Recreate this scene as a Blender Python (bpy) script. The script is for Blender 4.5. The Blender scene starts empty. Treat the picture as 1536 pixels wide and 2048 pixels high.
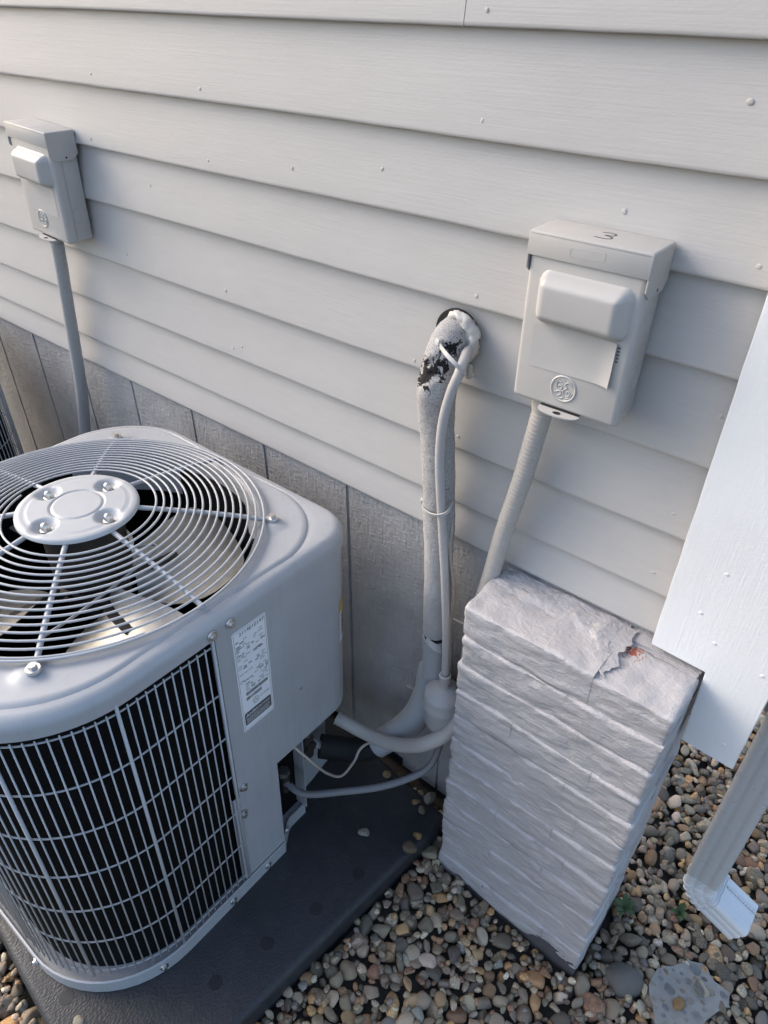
import bpy, bmesh, math, random
import numpy as np
from mathutils import Vector, Matrix, noise as mnoise
from math import sin, cos, pi, radians, sqrt, atan2, hypot

scene = bpy.context.scene
G = 0.86                      # height of the survey origin above the gravel (m)

# ------------------------------------------------------------------ camera
YAW, PITCH, ROLL = -0.6777, -0.6371, -0.0095
fwd = Vector((sin(YAW)*cos(PITCH), cos(YAW)*cos(PITCH), sin(PITCH)))
rgt = fwd.cross(Vector((0, 0, 1))).normalized()
dwn = fwd.cross(rgt)
rr_ = cos(ROLL)*rgt + sin(ROLL)*dwn
dd_ = -sin(ROLL)*rgt + cos(ROLL)*dwn
cam_d = bpy.data.cameras.new('camera')
cam = bpy.data.objects.new('camera', cam_d)
scene.collection.objects.link(cam)
M3 = Matrix((rr_, -dd_, -fwd)).transposed()
cam.matrix_world = Matrix.Translation((0.0, -0.988, 0.970 + G)) @ M3.to_4x4()
cam_d.sensor_fit = 'AUTO'; cam_d.sensor_width = 36.0
cam_d.lens = 1424.2/2048*36.0
cam_d.clip_start = 0.02; cam_d.clip_end = 500
scene.camera = cam

# ------------------------------------------------------------------ world, sun, exposure
SUN_FROM = Vector((-0.85, -0.24, 0.60)).normalized()
world = bpy.data.worlds.new('World'); scene.world = world; world.use_nodes = True
wn = world.node_tree.nodes; wl = world.node_tree.links
bg = wn['Background']
sky = wn.new('ShaderNodeTexSky'); sky.sky_type = 'NISHITA'; sky.sun_disc = False
sky.sun_elevation = math.asin(SUN_FROM.z)
sky.sun_rotation = math.atan2(SUN_FROM.x, SUN_FROM.y)
sky.dust_density = 3.0; sky.air_density = 1.0; sky.ozone_density = 1.0
wl.new(sky.outputs[0], bg.inputs[0]); bg.inputs[1].default_value = 0.15
sun_d = bpy.data.lights.new('sun', 'SUN'); sun_d.energy = 0.6; sun_d.angle = radians(28)
sun_d.color = (1.0, 0.93, 0.84)
sun = bpy.data.objects.new('sun', sun_d); scene.collection.objects.link(sun)
sun.rotation_euler = SUN_FROM.to_track_quat('Z', 'Y').to_euler()
sun.location = (-3, -2, 4)
vs = scene.view_settings
vs.view_transform = 'Standard'; vs.look = 'None'; vs.gamma = 1.0; vs.exposure = 1.28
vs.use_curve_mapping = False

# ------------------------------------------------------------------ helpers
col = scene.collection
def V(x, y, z): return Vector((x, y, z + G))

def empty(name, loc, label=None, cat=None, group=None, rotz=0):
    o = bpy.data.objects.new(name, None); col.objects.link(o)
    o.location = loc; o.rotation_euler = (0, 0, rotz); o.empty_display_size = 0.05
    tag(o, label, cat, group); return o

def tag(o, label=None, cat=None, group=None, kind=None):
    if label: o['label'] = label
    if cat: o['category'] = cat
    if group: o['group'] = group
    if kind: o['kind'] = kind
    return o

def attach(o, parent):
    """parent is an Empty or part; o keeps its world placement."""
    if parent is None: return o
    o.parent = parent
    w = Matrix.Identity(4); p = parent; chain = []
    while p is not None:
        chain.append(p); p = p.parent
    for q in reversed(chain):
        w = w @ q.matrix_parent_inverse @ q.matrix_basis
    o.matrix_parent_inverse = w.inverted()
    return o

def link(name, me, mat=None, parent=None, smooth=True, loc=None):
    o = bpy.data.objects.new(name, me); col.objects.link(o)
    if loc is not None: o.location = loc
    if mat is not None and not me.materials: me.materials.append(mat)
    if smooth:
        me.polygons.foreach_set('use_smooth', [True]*len(me.polygons))
    return attach(o, parent)

def mesh(name, vs_, fs, mat=None, parent=None, smooth=True, sharp=None, loc=None):
    me = bpy.data.meshes.new(name)
    me.from_pydata([tuple(v) for v in vs_], [], fs); me.update()
    o = link(name, me, mat, parent, smooth, loc)
    if sharp is not None and smooth: me.set_sharp_from_angle(angle=radians(sharp))
    return o

def bm_obj(name, bm, mat=None, parent=None, smooth=True, sharp=35):
    me = bpy.data.meshes.new(name)
    bmesh.ops.recalc_face_normals(bm, faces=bm.faces)
    bm.to_mesh(me); bm.free()
    o = link(name, me, mat, parent, smooth)
    if smooth and sharp is not None: me.set_sharp_from_angle(angle=radians(sharp))
    return o

def box_bm(bm, x0, x1, y0, y1, z0, z1, bev=0.0, seg=2, mtx=None):
    r = bmesh.ops.create_cube(bm, size=1.0)
    vsx = r['verts']
    for v in vsx:
        v.co = Vector(((x0+x1)/2 + v.co.x*(x1-x0), (y0+y1)/2 + v.co.y*(y1-y0), (z0+z1)/2 + v.co.z*(z1-z0)))
    if bev > 0:
        es = list({e for v in vsx for e in v.link_edges})
        rb = bmesh.ops.bevel(bm, geom=es, offset=bev, segments=seg, profile=0.5, affect='EDGES')
        vsx = list({v for f in rb['faces'] for v in f.verts} | {v for v in vsx if v.is_valid})
    if mtx is not None:
        for v in vsx: v.co = mtx @ v.co
    return vsx

def box(name, x0, x1, y0, y1, z0, z1, mat, parent=None, bev=0.0, seg=2, mtx=None):
    bm = bmesh.new(); box_bm(bm, x0, x1, y0, y1, z0+G, z1+G, bev, seg, mtx)
    return bm_obj(name, bm, mat, parent)

def smoothpath(pts, n=12, closed=False):
    P = [Vector(p) for p in pts]; out = []
    m = len(P)
    for i in range(m - (0 if closed else 1)):
        a = P[(i-1) % m] if (closed or i > 0) else P[0]*2-P[1]
        b = P[i]; c = P[(i+1) % m]
        d = P[(i+2) % m] if (closed or i+2 < m) else P[m-1]*2-P[m-2]
        for k in range(n):
            t = k/n
            out.append(0.5*((2*b)+(-a+c)*t+(2*a-5*b+4*c-d)*t*t+(-a+3*b-3*c+d)*t**3))
    if not closed: out.append(P[-1])
    return out

def resample(P, step):
    L = [0.0]
    for i in range(1, len(P)): L.append(L[-1]+(P[i]-P[i-1]).length)
    n = max(2, int(L[-1]/step)); out = []; j = 0
    for k in range(n+1):
        s = L[-1]*k/n
        while j < len(L)-2 and L[j+1] < s: j += 1
        t = (s-L[j])/max(1e-9, L[j+1]-L[j])
        out.append(P[j].lerp(P[j+1], min(1, max(0, t))))
    return out

def tube_data(P, rad, seg=10, closed=False, caps=True, squash=None):
    n = len(P); vs_ = []; fs = []
    up = Vector((0.123, 0.31, 0.94))
    T0 = (P[1]-P[0]).normalized()
    nrm = T0.cross(up).normalized()
    s = 0.0
    for i in range(n):
        if closed: T = (P[(i+1) % n]-P[i-1]).normalized()
        else: T = (P[min(i+1, n-1)]-P[max(i-1, 0)]).normalized()
        nrm = (nrm - T*nrm.dot(T)).normalized(); bn = T.cross(nrm)
        if i: s += (P[i]-P[i-1]).length
        for k in range(seg):
            a = 2*pi*k/seg
            r = rad(s, a, P[i]) if callable(rad) else rad
            vs_.append(P[i]+(nrm*cos(a)+bn*sin(a))*r)
    for i in range(n if closed else n-1):
        j = (i+1) % n
        for k in range(seg):
            k2 = (k+1) % seg
            fs.append((i*seg+k, i*seg+k2, j*seg+k2, j*seg+k))
    if caps and not closed:
        fs.append(tuple(range(seg-1, -1, -1))); fs.append(tuple((n-1)*seg+k for k in range(seg)))
    return vs_, fs

def tube(name, P, rad, mat, parent=None, seg=10, closed=False, caps=True, sharp=50):
    v, f = tube_data(P, rad, seg, closed, caps)
    return mesh(name, v, f, mat, parent, True, sharp)

def lathe_data(prof, seg=32, c=(0, 0, 0), axis='Z', a0=0, a1=2*pi):
    """prof: list of (r, h); returns verts, faces around the axis."""
    full = abs(a1-a0-2*pi) < 1e-6; n = seg if full else seg+1
    vs_ = []; fs = []
    for i in range(n):
        a = a0+(a1-a0)*i/seg
        for r, h in prof:
            if axis == 'Z': vs_.append(Vector((c[0]+r*cos(a), c[1]+r*sin(a), c[2]+h)))
            elif axis == 'X': vs_.append(Vector((c[0]+h, c[1]+r*cos(a), c[2]+r*sin(a))))
            else: vs_.append(Vector((c[0]+r*cos(a), c[1]-h, c[2]+r*sin(a))))
    m = len(prof)
    for i in range(seg):
        j = (i+1) % n
        for k in range(m-1):
            fs.append((i*m+k, j*m+k, j*m+k+1, i*m+k+1))
    return vs_, fs

def lathe(name, prof, mat, parent=None, seg=32, c=(0, 0, 0), axis='Z', sharp=35):
    v, f = lathe_data(prof, seg, c, axis)
    bm = bmesh.new(); bv = [bm.verts.new(p) for p in v]
    for q in f:
        try: bm.faces.new([bv[i] for i in q])
        except ValueError: pass
    bmesh.ops.remove_doubles(bm, verts=bm.verts, dist=1e-6)
    return bm_obj(name, bm, mat, parent, True, sharp)

def rrect(x0, x1, y0, y1, rad, n=10):
    """rounded rectangle, counter-clockwise; rad = (front-right, rear-right, rear-left, front-left)."""
    fr, rr, rl, fl = rad; P = []
    for (cx, cy, r, a) in ((x1-fr, y0+fr, fr, -90), (x1-rr, y1-rr, rr, 0), (x0+rl, y1-rl, rl, 90), (x0+fl, y0+fl, fl, 180)):
        for k in range(n+1):
            t = radians(a+90*k/n); P.append((cx+r*cos(t), cy+r*sin(t)))
    return P

def loft(name, rings, mat, parent=None, closed=True, sharp=40, cap0=False, cap1=False):
    n = len(rings[0]); vs_ = [p for r in rings for p in r]; fs = []
    for i in range(len(rings)-1):
        for k in range(n if closed else n-1):
            k2 = (k+1) % n
            fs.append((i*n+k, i*n+k2, (i+1)*n+k2, (i+1)*n+k))
    if cap0: fs.append(tuple(range(n-1, -1, -1)))
    if cap1: fs.append(tuple((len(rings)-1)*n+k for k in range(n)))
    return mesh(name, vs_, fs, mat, parent, True, sharp)

def fbm(p, o=4): return mnoise.fractal(p, 1.0, 2.0, o, noise_basis='PERLIN_ORIGINAL')

# ------------------------------------------------------------------ materials
class NT:
    def __init__(s, name):
        s.m = bpy.data.materials.new(name); s.m.use_nodes = True
        s.t = s.m.node_tree; s.n = s.t.nodes; s.l = s.t.links
        s.b = s.n['Principled BSDF']; s.tc = s.n.new('ShaderNodeTexCoord')
    def add(s, t, **k):
        x = s.n.new('ShaderNode'+t)
        for a, v in k.items():
            if a.startswith('i_'):
                key = a[2:]; key = int(key) if key.isdigit() else key.replace('_', ' ')
                x.inputs[key].default_value = v
            else: setattr(x, a, v)
        return x
    def co(s, scale=(1, 1, 1), rot=(0, 0, 0), out='Object'):
        m = s.add('Mapping'); m.inputs['Scale'].default_value = scale; m.inputs['Rotation'].default_value = rot
        s.l.new(s.tc.outputs[out], m.inputs[0]); return m.outputs[0]
    def noise(s, scale, detail=4, rough=0.55, vec=None, dist=0.0):
        x = s.add('TexNoise'); x.inputs['Scale'].default_value = scale; x.inputs['Detail'].default_value = detail
        x.inputs['Roughness'].default_value = rough; x.inputs['Distortion'].default_value = dist
        s.l.new(vec if vec is not None else s.co(), x.inputs['Vector']); return x.outputs[0]
    def ramp(s, fac, stops):
        r = s.add('ValToRGB'); e = r.color_ramp.elements
        while len(e) > 1: e.remove(e[-1])
        for i, (p, c) in enumerate(stops):
            k = e[0] if i == 0 else e.new(p)
            k.position = p; k.color = c if len(c) == 4 else (*c, 1)
        s.l.new(fac, r.inputs[0]); return r.outputs[0]
    def val(s, fac, a, b, lo=0.0, hi=1.0):
        r = s.add('MapRange'); r.inputs[1].default_value = a; r.inputs[2].default_value = b
        r.inputs[3].default_value = lo; r.inputs[4].default_value = hi
        s.l.new(fac, r.inputs[0]); return r.outputs[0]
    def mix(s, fac, a, b, mode='MIX'):
        x = s.add('MixRGB', blend_type=mode)
        for i, q in ((0, fac), (1, a), (2, b)):
            if isinstance(q, (int, float)): x.inputs[i].default_value = q
            elif isinstance(q, tuple): x.inputs[i].default_value = q if len(q) == 4 else (*q, 1)
            else: s.l.new(q, x.inputs[i])
        return x.outputs[0]
    def math(s, op, a, b=0.0):
        x = s.add('Math', operation=op)
        for i, q in ((0, a), (1, b)):
            if isinstance(q, (int, float)): x.inputs[i].default_value = q
            else: s.l.new(q, x.inputs[i])
        return x.outputs[0]
    def set(s, color=None, rough=None, metal=None, spec=None):
        for k, v in (('Base Color', color), ('Roughness', rough), ('Metallic', metal), ('Specular IOR Level', spec)):
            if v is None: continue
            if isinstance(v, tuple): s.b.inputs[k].default_value = v if len(v) == 4 else (*v, 1)
            elif isinstance(v, (int, float)): s.b.inputs[k].default_value = v
            else: s.l.new(v, s.b.inputs[k])
    def bump(s, h, strength=0.3, dist=0.002, prev=None):
        b = s.add('Bump'); b.inputs['Strength'].default_value = strength; b.inputs['Distance'].default_value = dist
        s.l.new(h, b.inputs['Height'])
        if prev is not None: s.l.new(prev, b.inputs['Normal'])
        s.l.new(b.outputs[0], s.b.inputs['Normal']); return b.outputs[0]

def sc(c, k): return tuple(x*k for x in c)

def paint(name, c, rough=0.5, var=0.06, dirt=0.0, bs=0.15, bscale=60, dirtc=(0.2, 0.18, 0.15), spec=0.4):
    m = NT(name)
    n1 = m.noise(5, 5); n2 = m.noise(45, 5, 0.6)
    f = m.math('ADD', m.math('MULTIPLY', n1, 0.6), m.math('MULTIPLY', n2, 0.4))
    cc = m.ramp(f, [(0.3, sc(c, 1-var)), (0.7, sc(c, 1+var))])
    if dirt:
        d = m.val(m.noise(9, 8, 0.7), 0.56, 0.75, 0, dirt)
        cc = m.mix(d, cc, dirtc)
    m.set(cc, m.val(n2, 0.3, 0.7, rough-0.06, rough+0.08), 0.0, spec)
    m.bump(m.noise(bscale, 4), bs, 0.001)
    return m.m

# house paint on clapboards: brushed, fine horizontal grain
def siding_mat():
    m = NT('siding_paint')
    c = (0.450, 0.434, 0.418)
    big = m.noise(2.2, 4); fine = m.noise(30, 5, 0.65, m.co((0.5, 1, 3)))
    f = m.math('ADD', m.math('MULTIPLY', big, 0.5), m.math('MULTIPLY', fine, 0.5))
    cc = m.ramp(f, [(0.3, sc(c, 0.94)), (0.7, sc(c, 1.05))])
    sp = m.val(m.noise(210, 2, 0.5), 0.80, 0.84, 0, 0.5)
    cc = m.mix(sp, cc, (0.28, 0.26, 0.24))
    m.set(cc, m.val(fine, 0.3, 0.7, 0.42, 0.56), 0, 0.45)
    g1 = m.noise(60, 5, 0.6, m.co((0.12, 1, 6.0)))         # brush marks and raised grain
    g2 = m.noise(260, 3, 0.6, m.co((0.6, 1, 1)))
    g3 = m.noise(14, 4, 0.5, m.co((0.5, 1, 1.2)))
    h = m.math('ADD', m.math('MULTIPLY', g1, 0.55), m.math('ADD', m.math('MULTIPLY', g2, 0.35), m.math('MULTIPLY', g3, 0.7)))
    m.bump(h, 0.17, 0.004)
    return m.m

def panel_mat():
    m = NT('panel_paint')
    c = (0.365, 0.365, 0.37)
    f = m.noise(7, 6, 0.6)
    worn = m.noise(60, 6, 0.7, m.co((1.6, 1, 0.35)))
    cc = m.ramp(f, [(0.3, sc(c, 0.82)), (0.7, sc(c, 1.12))])
    cc = m.mix(m.val(worn, 0.54, 0.70, 0, 0.28), cc, (0.20, 0.19, 0.18))
    m.set(cc, 0.62, 0, 0.35)
    ridges = m.noise(60, 5, 0.65, m.co((2.2, 1, 0.45)), 0.4)
    saw = m.noise(75, 4, 0.65, m.co((0.7, 1, 2.0), (0, 0.5, 0)))
    h = m.math('ADD', m.math('MULTIPLY', ridges, 1.0), m.math('MULTIPLY', saw, 0.8))
    m.bump(h, 0.9, 0.006)
    return m.m

def pillar_mat(red=False):
    m = NT('painted_brick_chipped' if red else 'painted_brick')
    c = (0.445, 0.428, 0.430)
    f = m.noise(9, 6, 0.6); f2 = m.noise(60, 5, 0.7)
    cc = m.ramp(m.math('ADD', m.math('MULTIPLY', f, 0.6), m.math('MULTIPLY', f2, 0.4)), [(0.3, sc(c, 0.88)), (0.72, sc(c, 1.1))])
    pits = m.val(m.noise(120, 4, 0.7), 0.70, 0.76, 0, 0.5)
    cc = m.mix(pits, cc, (0.16, 0.14, 0.13))
    rgh = m.val(f2, 0.3, 0.7, 0.36, 0.55)
    if red:
        vec = m.co((1.5, 1, 1))
        ch = m.noise(85, 5, 0.75, vec, 1.2)
        sub = m.add('VectorMath', operation='DISTANCE'); m.l.new(m.tc.outputs['Object'], sub.inputs[0])
        sub.inputs[1].default_value = (-0.195, -0.045, 0.040+G)
        near = m.val(sub.outputs['Value'], 0.010, 0.042, 0.13, -0.16)
        mask = m.val(m.math('ADD', ch, near), 0.585, 0.60)
        cc = m.mix(mask, cc, (0.30, 0.075, 0.04))
        m.bump(mask, -0.5, 0.001)
    m.set(cc, rgh, 0, 0.5)
    st = m.noise(42, 7, 0.66, m.co((0.6, 1, 1.9), (0, 0.06, 0)), 0.6)
    gr = m.noise(140, 4, 0.7)
    big = m.noise(14, 4, 0.6, m.co((0.8, 1, 2.0)))
    h = m.math('ADD', m.math('MULTIPLY', st, 1.0), m.math('ADD', m.math('MULTIPLY', gr, 0.5), m.math('MULTIPLY', big, 0.9)))
    m.bump(h, 0.62, 0.007)
    return m.m

def stone_mat(name, src):
    m = NT(name)
    if src == 'obj':
        oi = m.add('ObjectInfo'); base = oi.outputs['Color']; rnd = oi.outputs['Random']
    else:
        at = m.add('Attribute', attribute_name='Col'); base = at.outputs['Color']; rnd = None
    sp = m.noise(330, 4, 0.75); md = m.noise(75, 5, 0.65, None, 0.6)
    vein = m.noise(45, 4, 0.6, m.co((1.0, 0.35, 1.6), (0.5, 0.3, 0.7)), 1.0)
    k = m.ramp(sp, [(0.34, (0.35, 0.35, 0.35)), (0.52, (1, 1, 1)), (0.70, (2.1, 2.05, 1.95))])
    cc = m.mix(0.75, base, k, 'MULTIPLY')
    k2 = m.ramp(md, [(0.3, (0.62, 0.60, 0.58)), (0.7, (1.3, 1.28, 1.25))])
    cc = m.mix(0.85, cc, k2, 'MULTIPLY')
    cc = m.mix(m.val(vein, 0.60, 0.68, 0, 0.28), cc, (0.40, 0.35, 0.28))
    m.set(cc, m.val(md, 0.3, 0.7, 0.48, 0.72), 0, 0.4)
    m.bump(m.math('ADD', m.math('MULTIPLY', md, 1.0), m.math('MULTIPLY', sp, 0.3)), 0.45, 0.0025)
    return m.m

def metal(name, c, rough=0.35, var=0.12):
    m = NT(name); n = m.noise(30, 5, 0.65); n2 = m.noise(9, 3)
    m.set(m.ramp(n, [(0.3, sc(c, 1-var)), (0.7, sc(c, 1+var*0.6))]), m.val(n2, 0.3, 0.7, rough-0.08, rough+0.12), 1.0)
    m.bump(n, 0.06, 0.001)
    return m.m

def pad_mat():
    m = NT('pad_composite')
    c = (0.024, 0.026, 0.030)
    f = m.noise(6, 6, 0.6); d = m.noise(30, 6, 0.7)
    cc = m.ramp(f, [(0.3, sc(c, 0.75)), (0.7, sc(c, 1.35))])
    cc = m.mix(m.val(d, 0.52, 0.78, 0, 0.32), cc, (0.085, 0.078, 0.066))
    gr_ = m.val(m.noise(420, 2, 0.5), 0.70, 0.76, 0, 0.5)
    cc = m.mix(gr_, cc, (0.16, 0.15, 0.13))
    vo = m.add('TexVoronoi', feature='F1'); vo.inputs['Scale'].default_value = 240
    m.l.new(m.co((1, 0.6, 1), (0, 0, 0.6)), vo.inputs['Vector'])
    m.set(cc, m.val(d, 0.3, 0.7, 0.42, 0.6), 0, 0.45)
    m.bump(vo.outputs['Distance'], 0.5, 0.0015)
    return m.m

def coil_mat():
    m = NT('coil_fins')
    n = m.noise(160, 3, 0.6, m.co((1, 1, 3)))
    cc = m.mix(m.val(n, 0.62, 0.74, 0, 0.5), (0.006, 0.0062, 0.0068), (0.05, 0.043, 0.036))
    m.set(cc, 0.7, 0.0, 0.08)
    m.bump(m.noise(300, 3, 0.6, m.co((1, 1, 0.3))), 0.3, 0.001)
    return m.m

def foam_mat():
    """pipe insulation: grey paint crazed with fine dark cracks, paint torn off in patches near the bend"""
    m = NT('painted_insulation')
    sp = m.noise(520, 5, 0.75, m.co((1, 1, 0.8)))
    grey = m.ramp(m.noise(12, 4), [(0.3, (0.36, 0.35, 0.345)), (0.7, (0.46, 0.45, 0.44))])
    sxz = m.add('SeparateXYZ'); m.l.new(m.tc.outputs['Object'], sxz.inputs[0])
    z = sxz.outputs[2]
    craz = m.val(z, 0.70, 1.0, -0.035, 0.025)              # more cracks higher up, where it weathered
    spk = m.val(m.math('SUBTRACT', m.math('SUBTRACT', 0.468, sp), m.math('MULTIPLY', craz, -1.0)), 0.0, 0.07, 0, 0.55)
    cc = m.mix(spk, grey, (0.03, 0.03, 0.032))
    def spot(p, r):
        d = m.add('VectorMath', operation='DISTANCE'); m.l.new(m.tc.outputs['Object'], d.inputs[0]); d.inputs[1].default_value = p
        return m.val(d.outputs['Value'], 0, r, 0.36, -0.02)
    torn = m.noise(55, 6, 0.7, None, 0.8)
    s1 = spot((-0.650, -0.083, 0.440+G), 0.050); s2 = spot((-0.622, -0.088, 0.458+G), 0.048)
    s3 = spot((-0.600, -0.055, 0.490+G), 0.036)
    s = m.math('MAXIMUM', s1, m.math('MAXIMUM', s2, s3))
    mask = m.val(m.math('ADD', torn, s), 0.66, 0.68)
    cc = m.mix(mask, cc, (0.010, 0.010, 0.011))
    m.set(cc, 0.75, 0, 0.25)
    b = m.bump(sp, 0.5, 0.002); m.bump(mask, -0.8, 0.004, b)
    return m.m

M = {}
M['siding'] = siding_mat(); M['panel'] = panel_mat()
M['brick'] = pillar_mat(); M['brick_red'] = pillar_mat(True)
M['mortar'] = paint('mortar_slop', (0.49, 0.48, 0.485), 0.55, 0.10, 0.25, 1.0, 45)
M['raw_base'] = paint('unpainted_footing', (0.075, 0.070, 0.072), 0.8, 0.25, 0.4, 0.9, 70)
def trim_mat():
    m = NT('white_trim_paint'); c = (0.79, 0.79, 0.785)
    f = m.noise(6, 5); d = m.noise(24, 7, 0.7)
    cc = m.ramp(f, [(0.3, sc(c, 0.96)), (0.7, sc(c, 1.03))])
    cc = m.mix(m.val(d, 0.62, 0.80, 0, 0.22), cc, (0.42, 0.39, 0.35))
    m.set(cc, m.val(d, 0.3, 0.7, 0.40, 0.56), 0, 0.45)
    h = m.math('ADD', m.math('MULTIPLY', m.noise(70, 5, 0.6, m.co((4, 1, 0.25))), 0.7), m.math('MULTIPLY', m.noise(150, 3), 0.5))
    m.bump(h, 0.2, 0.004); return m.m
M['white'] = trim_mat()
M['boxpaint'] = paint('box_paint', (0.435, 0.42, 0.40), 0.38, 0.04, 0.10, 0.12, 90, (0.35, 0.33, 0.3))
M['boxlabel'] = paint('overpainted_sticker', (0.45, 0.437, 0.42), 0.33, 0.02, 0, 0.05)
M['dark'] = paint('dark_gap', (0.012, 0.012, 0.013), 0.8, 0.1)
def enamel_mat():
    m = NT('condenser_enamel'); c = (0.375, 0.385, 0.400)
    f = m.noise(5, 5); st = m.noise(22, 6, 0.7, m.co((2.2, 2.2, 0.22))); sp = m.noise(120, 5, 0.7)
    cc = m.ramp(f, [(0.3, sc(c, 0.93)), (0.7, sc(c, 1.05))])
    cc = m.mix(m.val(st, 0.52, 0.72, 0, 0.26), cc, (0.25, 0.245, 0.235))
    cc = m.mix(m.val(sp, 0.66, 0.74, 0, 0.35), cc, (0.24, 0.23, 0.21))
    cc = m.mix(m.val(m.noise(38, 6, 0.8, None, 1.5), 0.70, 0.74, 0, 0.4), cc, (0.56, 0.56, 0.56))
    m.set(cc, m.val(st, 0.3, 0.7, 0.30, 0.48), 0, 0.5)
    m.bump(m.math('ADD', m.math('MULTIPLY', m.noise(5, 3), 3.0), m.math('MULTIPLY', sp, 0.3)), 0.12, 0.0015); return m.m
M['ac'] = enamel_mat()
M['acwire'] = paint('coated_wire', (0.42, 0.43, 0.445), 0.38, 0.05, 0.06, 0.05, 120, (0.25, 0.25, 0.25), 0.5)
M['hub'] = paint('hub_enamel', (0.43, 0.44, 0.45), 0.40, 0.05, 0.10, 0.1, 100, (0.30, 0.29, 0.29), 0.5)
M['coil'] = coil_mat(); M['pad'] = pad_mat()
M['plug'] = paint('pad_plug_plastic', (0.022, 0.024, 0.027), 0.5, 0.3)
M['steel'] = metal('zinc_steel', (0.62, 0.61, 0.58), 0.34)
M['blade'] = metal('aluminium_blade', (0.52, 0.50, 0.46), 0.50, 0.15)
M['motor'] = paint('motor_housing', (0.030, 0.027, 0.025), 0.5, 0.2)
M['conduit'] = paint('conduit_paint', (0.42, 0.395, 0.365), 0.42, 0.05, 0.05, 0.1)
M['conduit_grey'] = paint('conduit_grey', (0.17, 0.172, 0.178), 0.42, 0.06, 0.08, 0.1)
M['conduit_midgrey'] = paint('conduit_plastic', (0.33, 0.33, 0.33), 0.4, 0.05, 0.05, 0.1)  # neutral grey, darker than the painted conduit
M['line'] = paint('painted_line', (0.41, 0.395, 0.385), 0.36, 0.05, 0.06, 0.1)
M['drier'] = paint('painted_drier', (0.37, 0.365, 0.36), 0.42, 0.05, 0.08, 0.2)
M['foam'] = foam_mat()
M['foam_grey'] = paint('painted_insulation_smooth', (0.34, 0.35, 0.36), 0.6, 0.06, 0.15, 0.3, 90, (0.1, 0.1, 0.1))
M['foam_black'] = paint('black_foam', (0.011, 0.011, 0.012), 0.75, 0.2, 0.1, 0.8, 120, (0.04, 0.04, 0.04))
M['putty'] = paint('sealant_putty', (0.50, 0.485, 0.455), 0.55, 0.16, 0.55, 0.8, 60, (0.30, 0.28, 0.24))
M['tie'] = paint('nylon_tie', (0.46, 0.45, 0.44), 0.4, 0.04)
M['cord'] = paint('control_wire', (0.40, 0.36, 0.31), 0.5, 0.08)
M['blackwire'] = paint('black_wire', (0.05, 0.05, 0.05), 0.5, 0.1)
M['label'] = paint('paper_label', (0.74, 0.76, 0.79), 0.35, 0.02, 0.03, 0.02)
M['ink'] = paint('label_ink', (0.035, 0.037, 0.042), 0.45, 0.05)
M['inkgrey'] = paint('label_grey_ink', (0.09, 0.09, 0.095), 0.45, 0.05)
M['yellow'] = paint('label_yellow', (0.55, 0.36, 0.06), 0.4, 0.04)
M['spout'] = paint('downspout_enamel', (0.50, 0.49, 0.475), 0.30, 0.04, 0.08, 0.06, 60, (0.35, 0.33, 0.3), 0.55)
M['spoutw'] = paint('elbow_enamel', (0.68, 0.68, 0.675), 0.32, 0.06, 0.16, 0.06, 60, (0.35, 0.33, 0.3), 0.55)
M['cement'] = paint('aggregate_cement', (0.27, 0.262, 0.238), 0.8, 0.3, 0.6, 0.9, 140, (0.26, 0.25, 0.23))
def chip_mat():
    m = NT('aggregate_chip'); oi = m.add('ObjectInfo')
    c = m.ramp(oi.outputs['Random'], [(0.0, (0.14, 0.15, 0.155)), (0.35, (0.20, 0.20, 0.195)), (0.6, (0.12, 0.115, 0.105)), (0.8, (0.27, 0.25, 0.215)), (1.0, (0.22, 0.17, 0.12))])
    k = m.ramp(m.noise(120, 5, 0.7), [(0.3, (0.65, 0.65, 0.65)), (0.7, (1.35, 1.35, 1.35))])
    m.set(m.mix(1.0, c, k, 'MULTIPLY'), 0.6, 0, 0.35); return m.m
M['chip'] = chip_mat()
M['leaf'] = paint('weed_leaf', (0.045, 0.085, 0.028), 0.55, 0.25)
M['soil'] = paint('gravel_bed_soil', (0.055, 0.050, 0.043), 0.9, 0.35, 0.3, 1.0, 60, (0.11, 0.10, 0.085))
M['stone_o'] = stone_mat('river_stone', 'obj'); M['stone_v'] = stone_mat('river_stone_mass', 'vert')

# ================================================================== GROUND
def ground_h(x, y):
    t = min(1, max(0, (x+0.52)/0.45)); t = t*t*(3-2*t)
    return -0.862 - 0.062*t
random.seed(5)
gx = [-60, -12, -4, -2.6] + [-2.2+0.1*i for i in range(36)] + [2.0, 4, 12, 60]
gy = [-60, -12, -4, -2.0] + [-1.5+0.1*i for i in range(27)] + [2.0, 4, 12, 60]
gv = [V(x, y, ground_h(x, y)-0.032 + 0.004*fbm(Vector((x*5, y*5, 0)))) for y in gy for x in gx]
nx = len(gx)
gf = [(j*nx+i, j*nx+i+1, (j+1)*nx+i+1, (j+1)*nx+i) for j in range(len(gy)-1) for i in range(nx-1)]
ground = mesh('ground', gv, gf, M['soil']); tag(ground, 'bed of mixed grey and tan river gravel around the house', kind='structure')

# pad outline (rotated 6 degrees), used to keep gravel off it
PA = radians(-6.0); PC = Vector((-0.615, -1.024))
def pad_uv(x, y):
    dx, dy = x-PC.x, y-PC.y
    return (dx*cos(PA)+dy*sin(PA), -dx*sin(PA)+dy*cos(PA))     # u: 0..-0.96, v: 0..0.97
PADW, PADL = 0.98, 0.965

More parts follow.
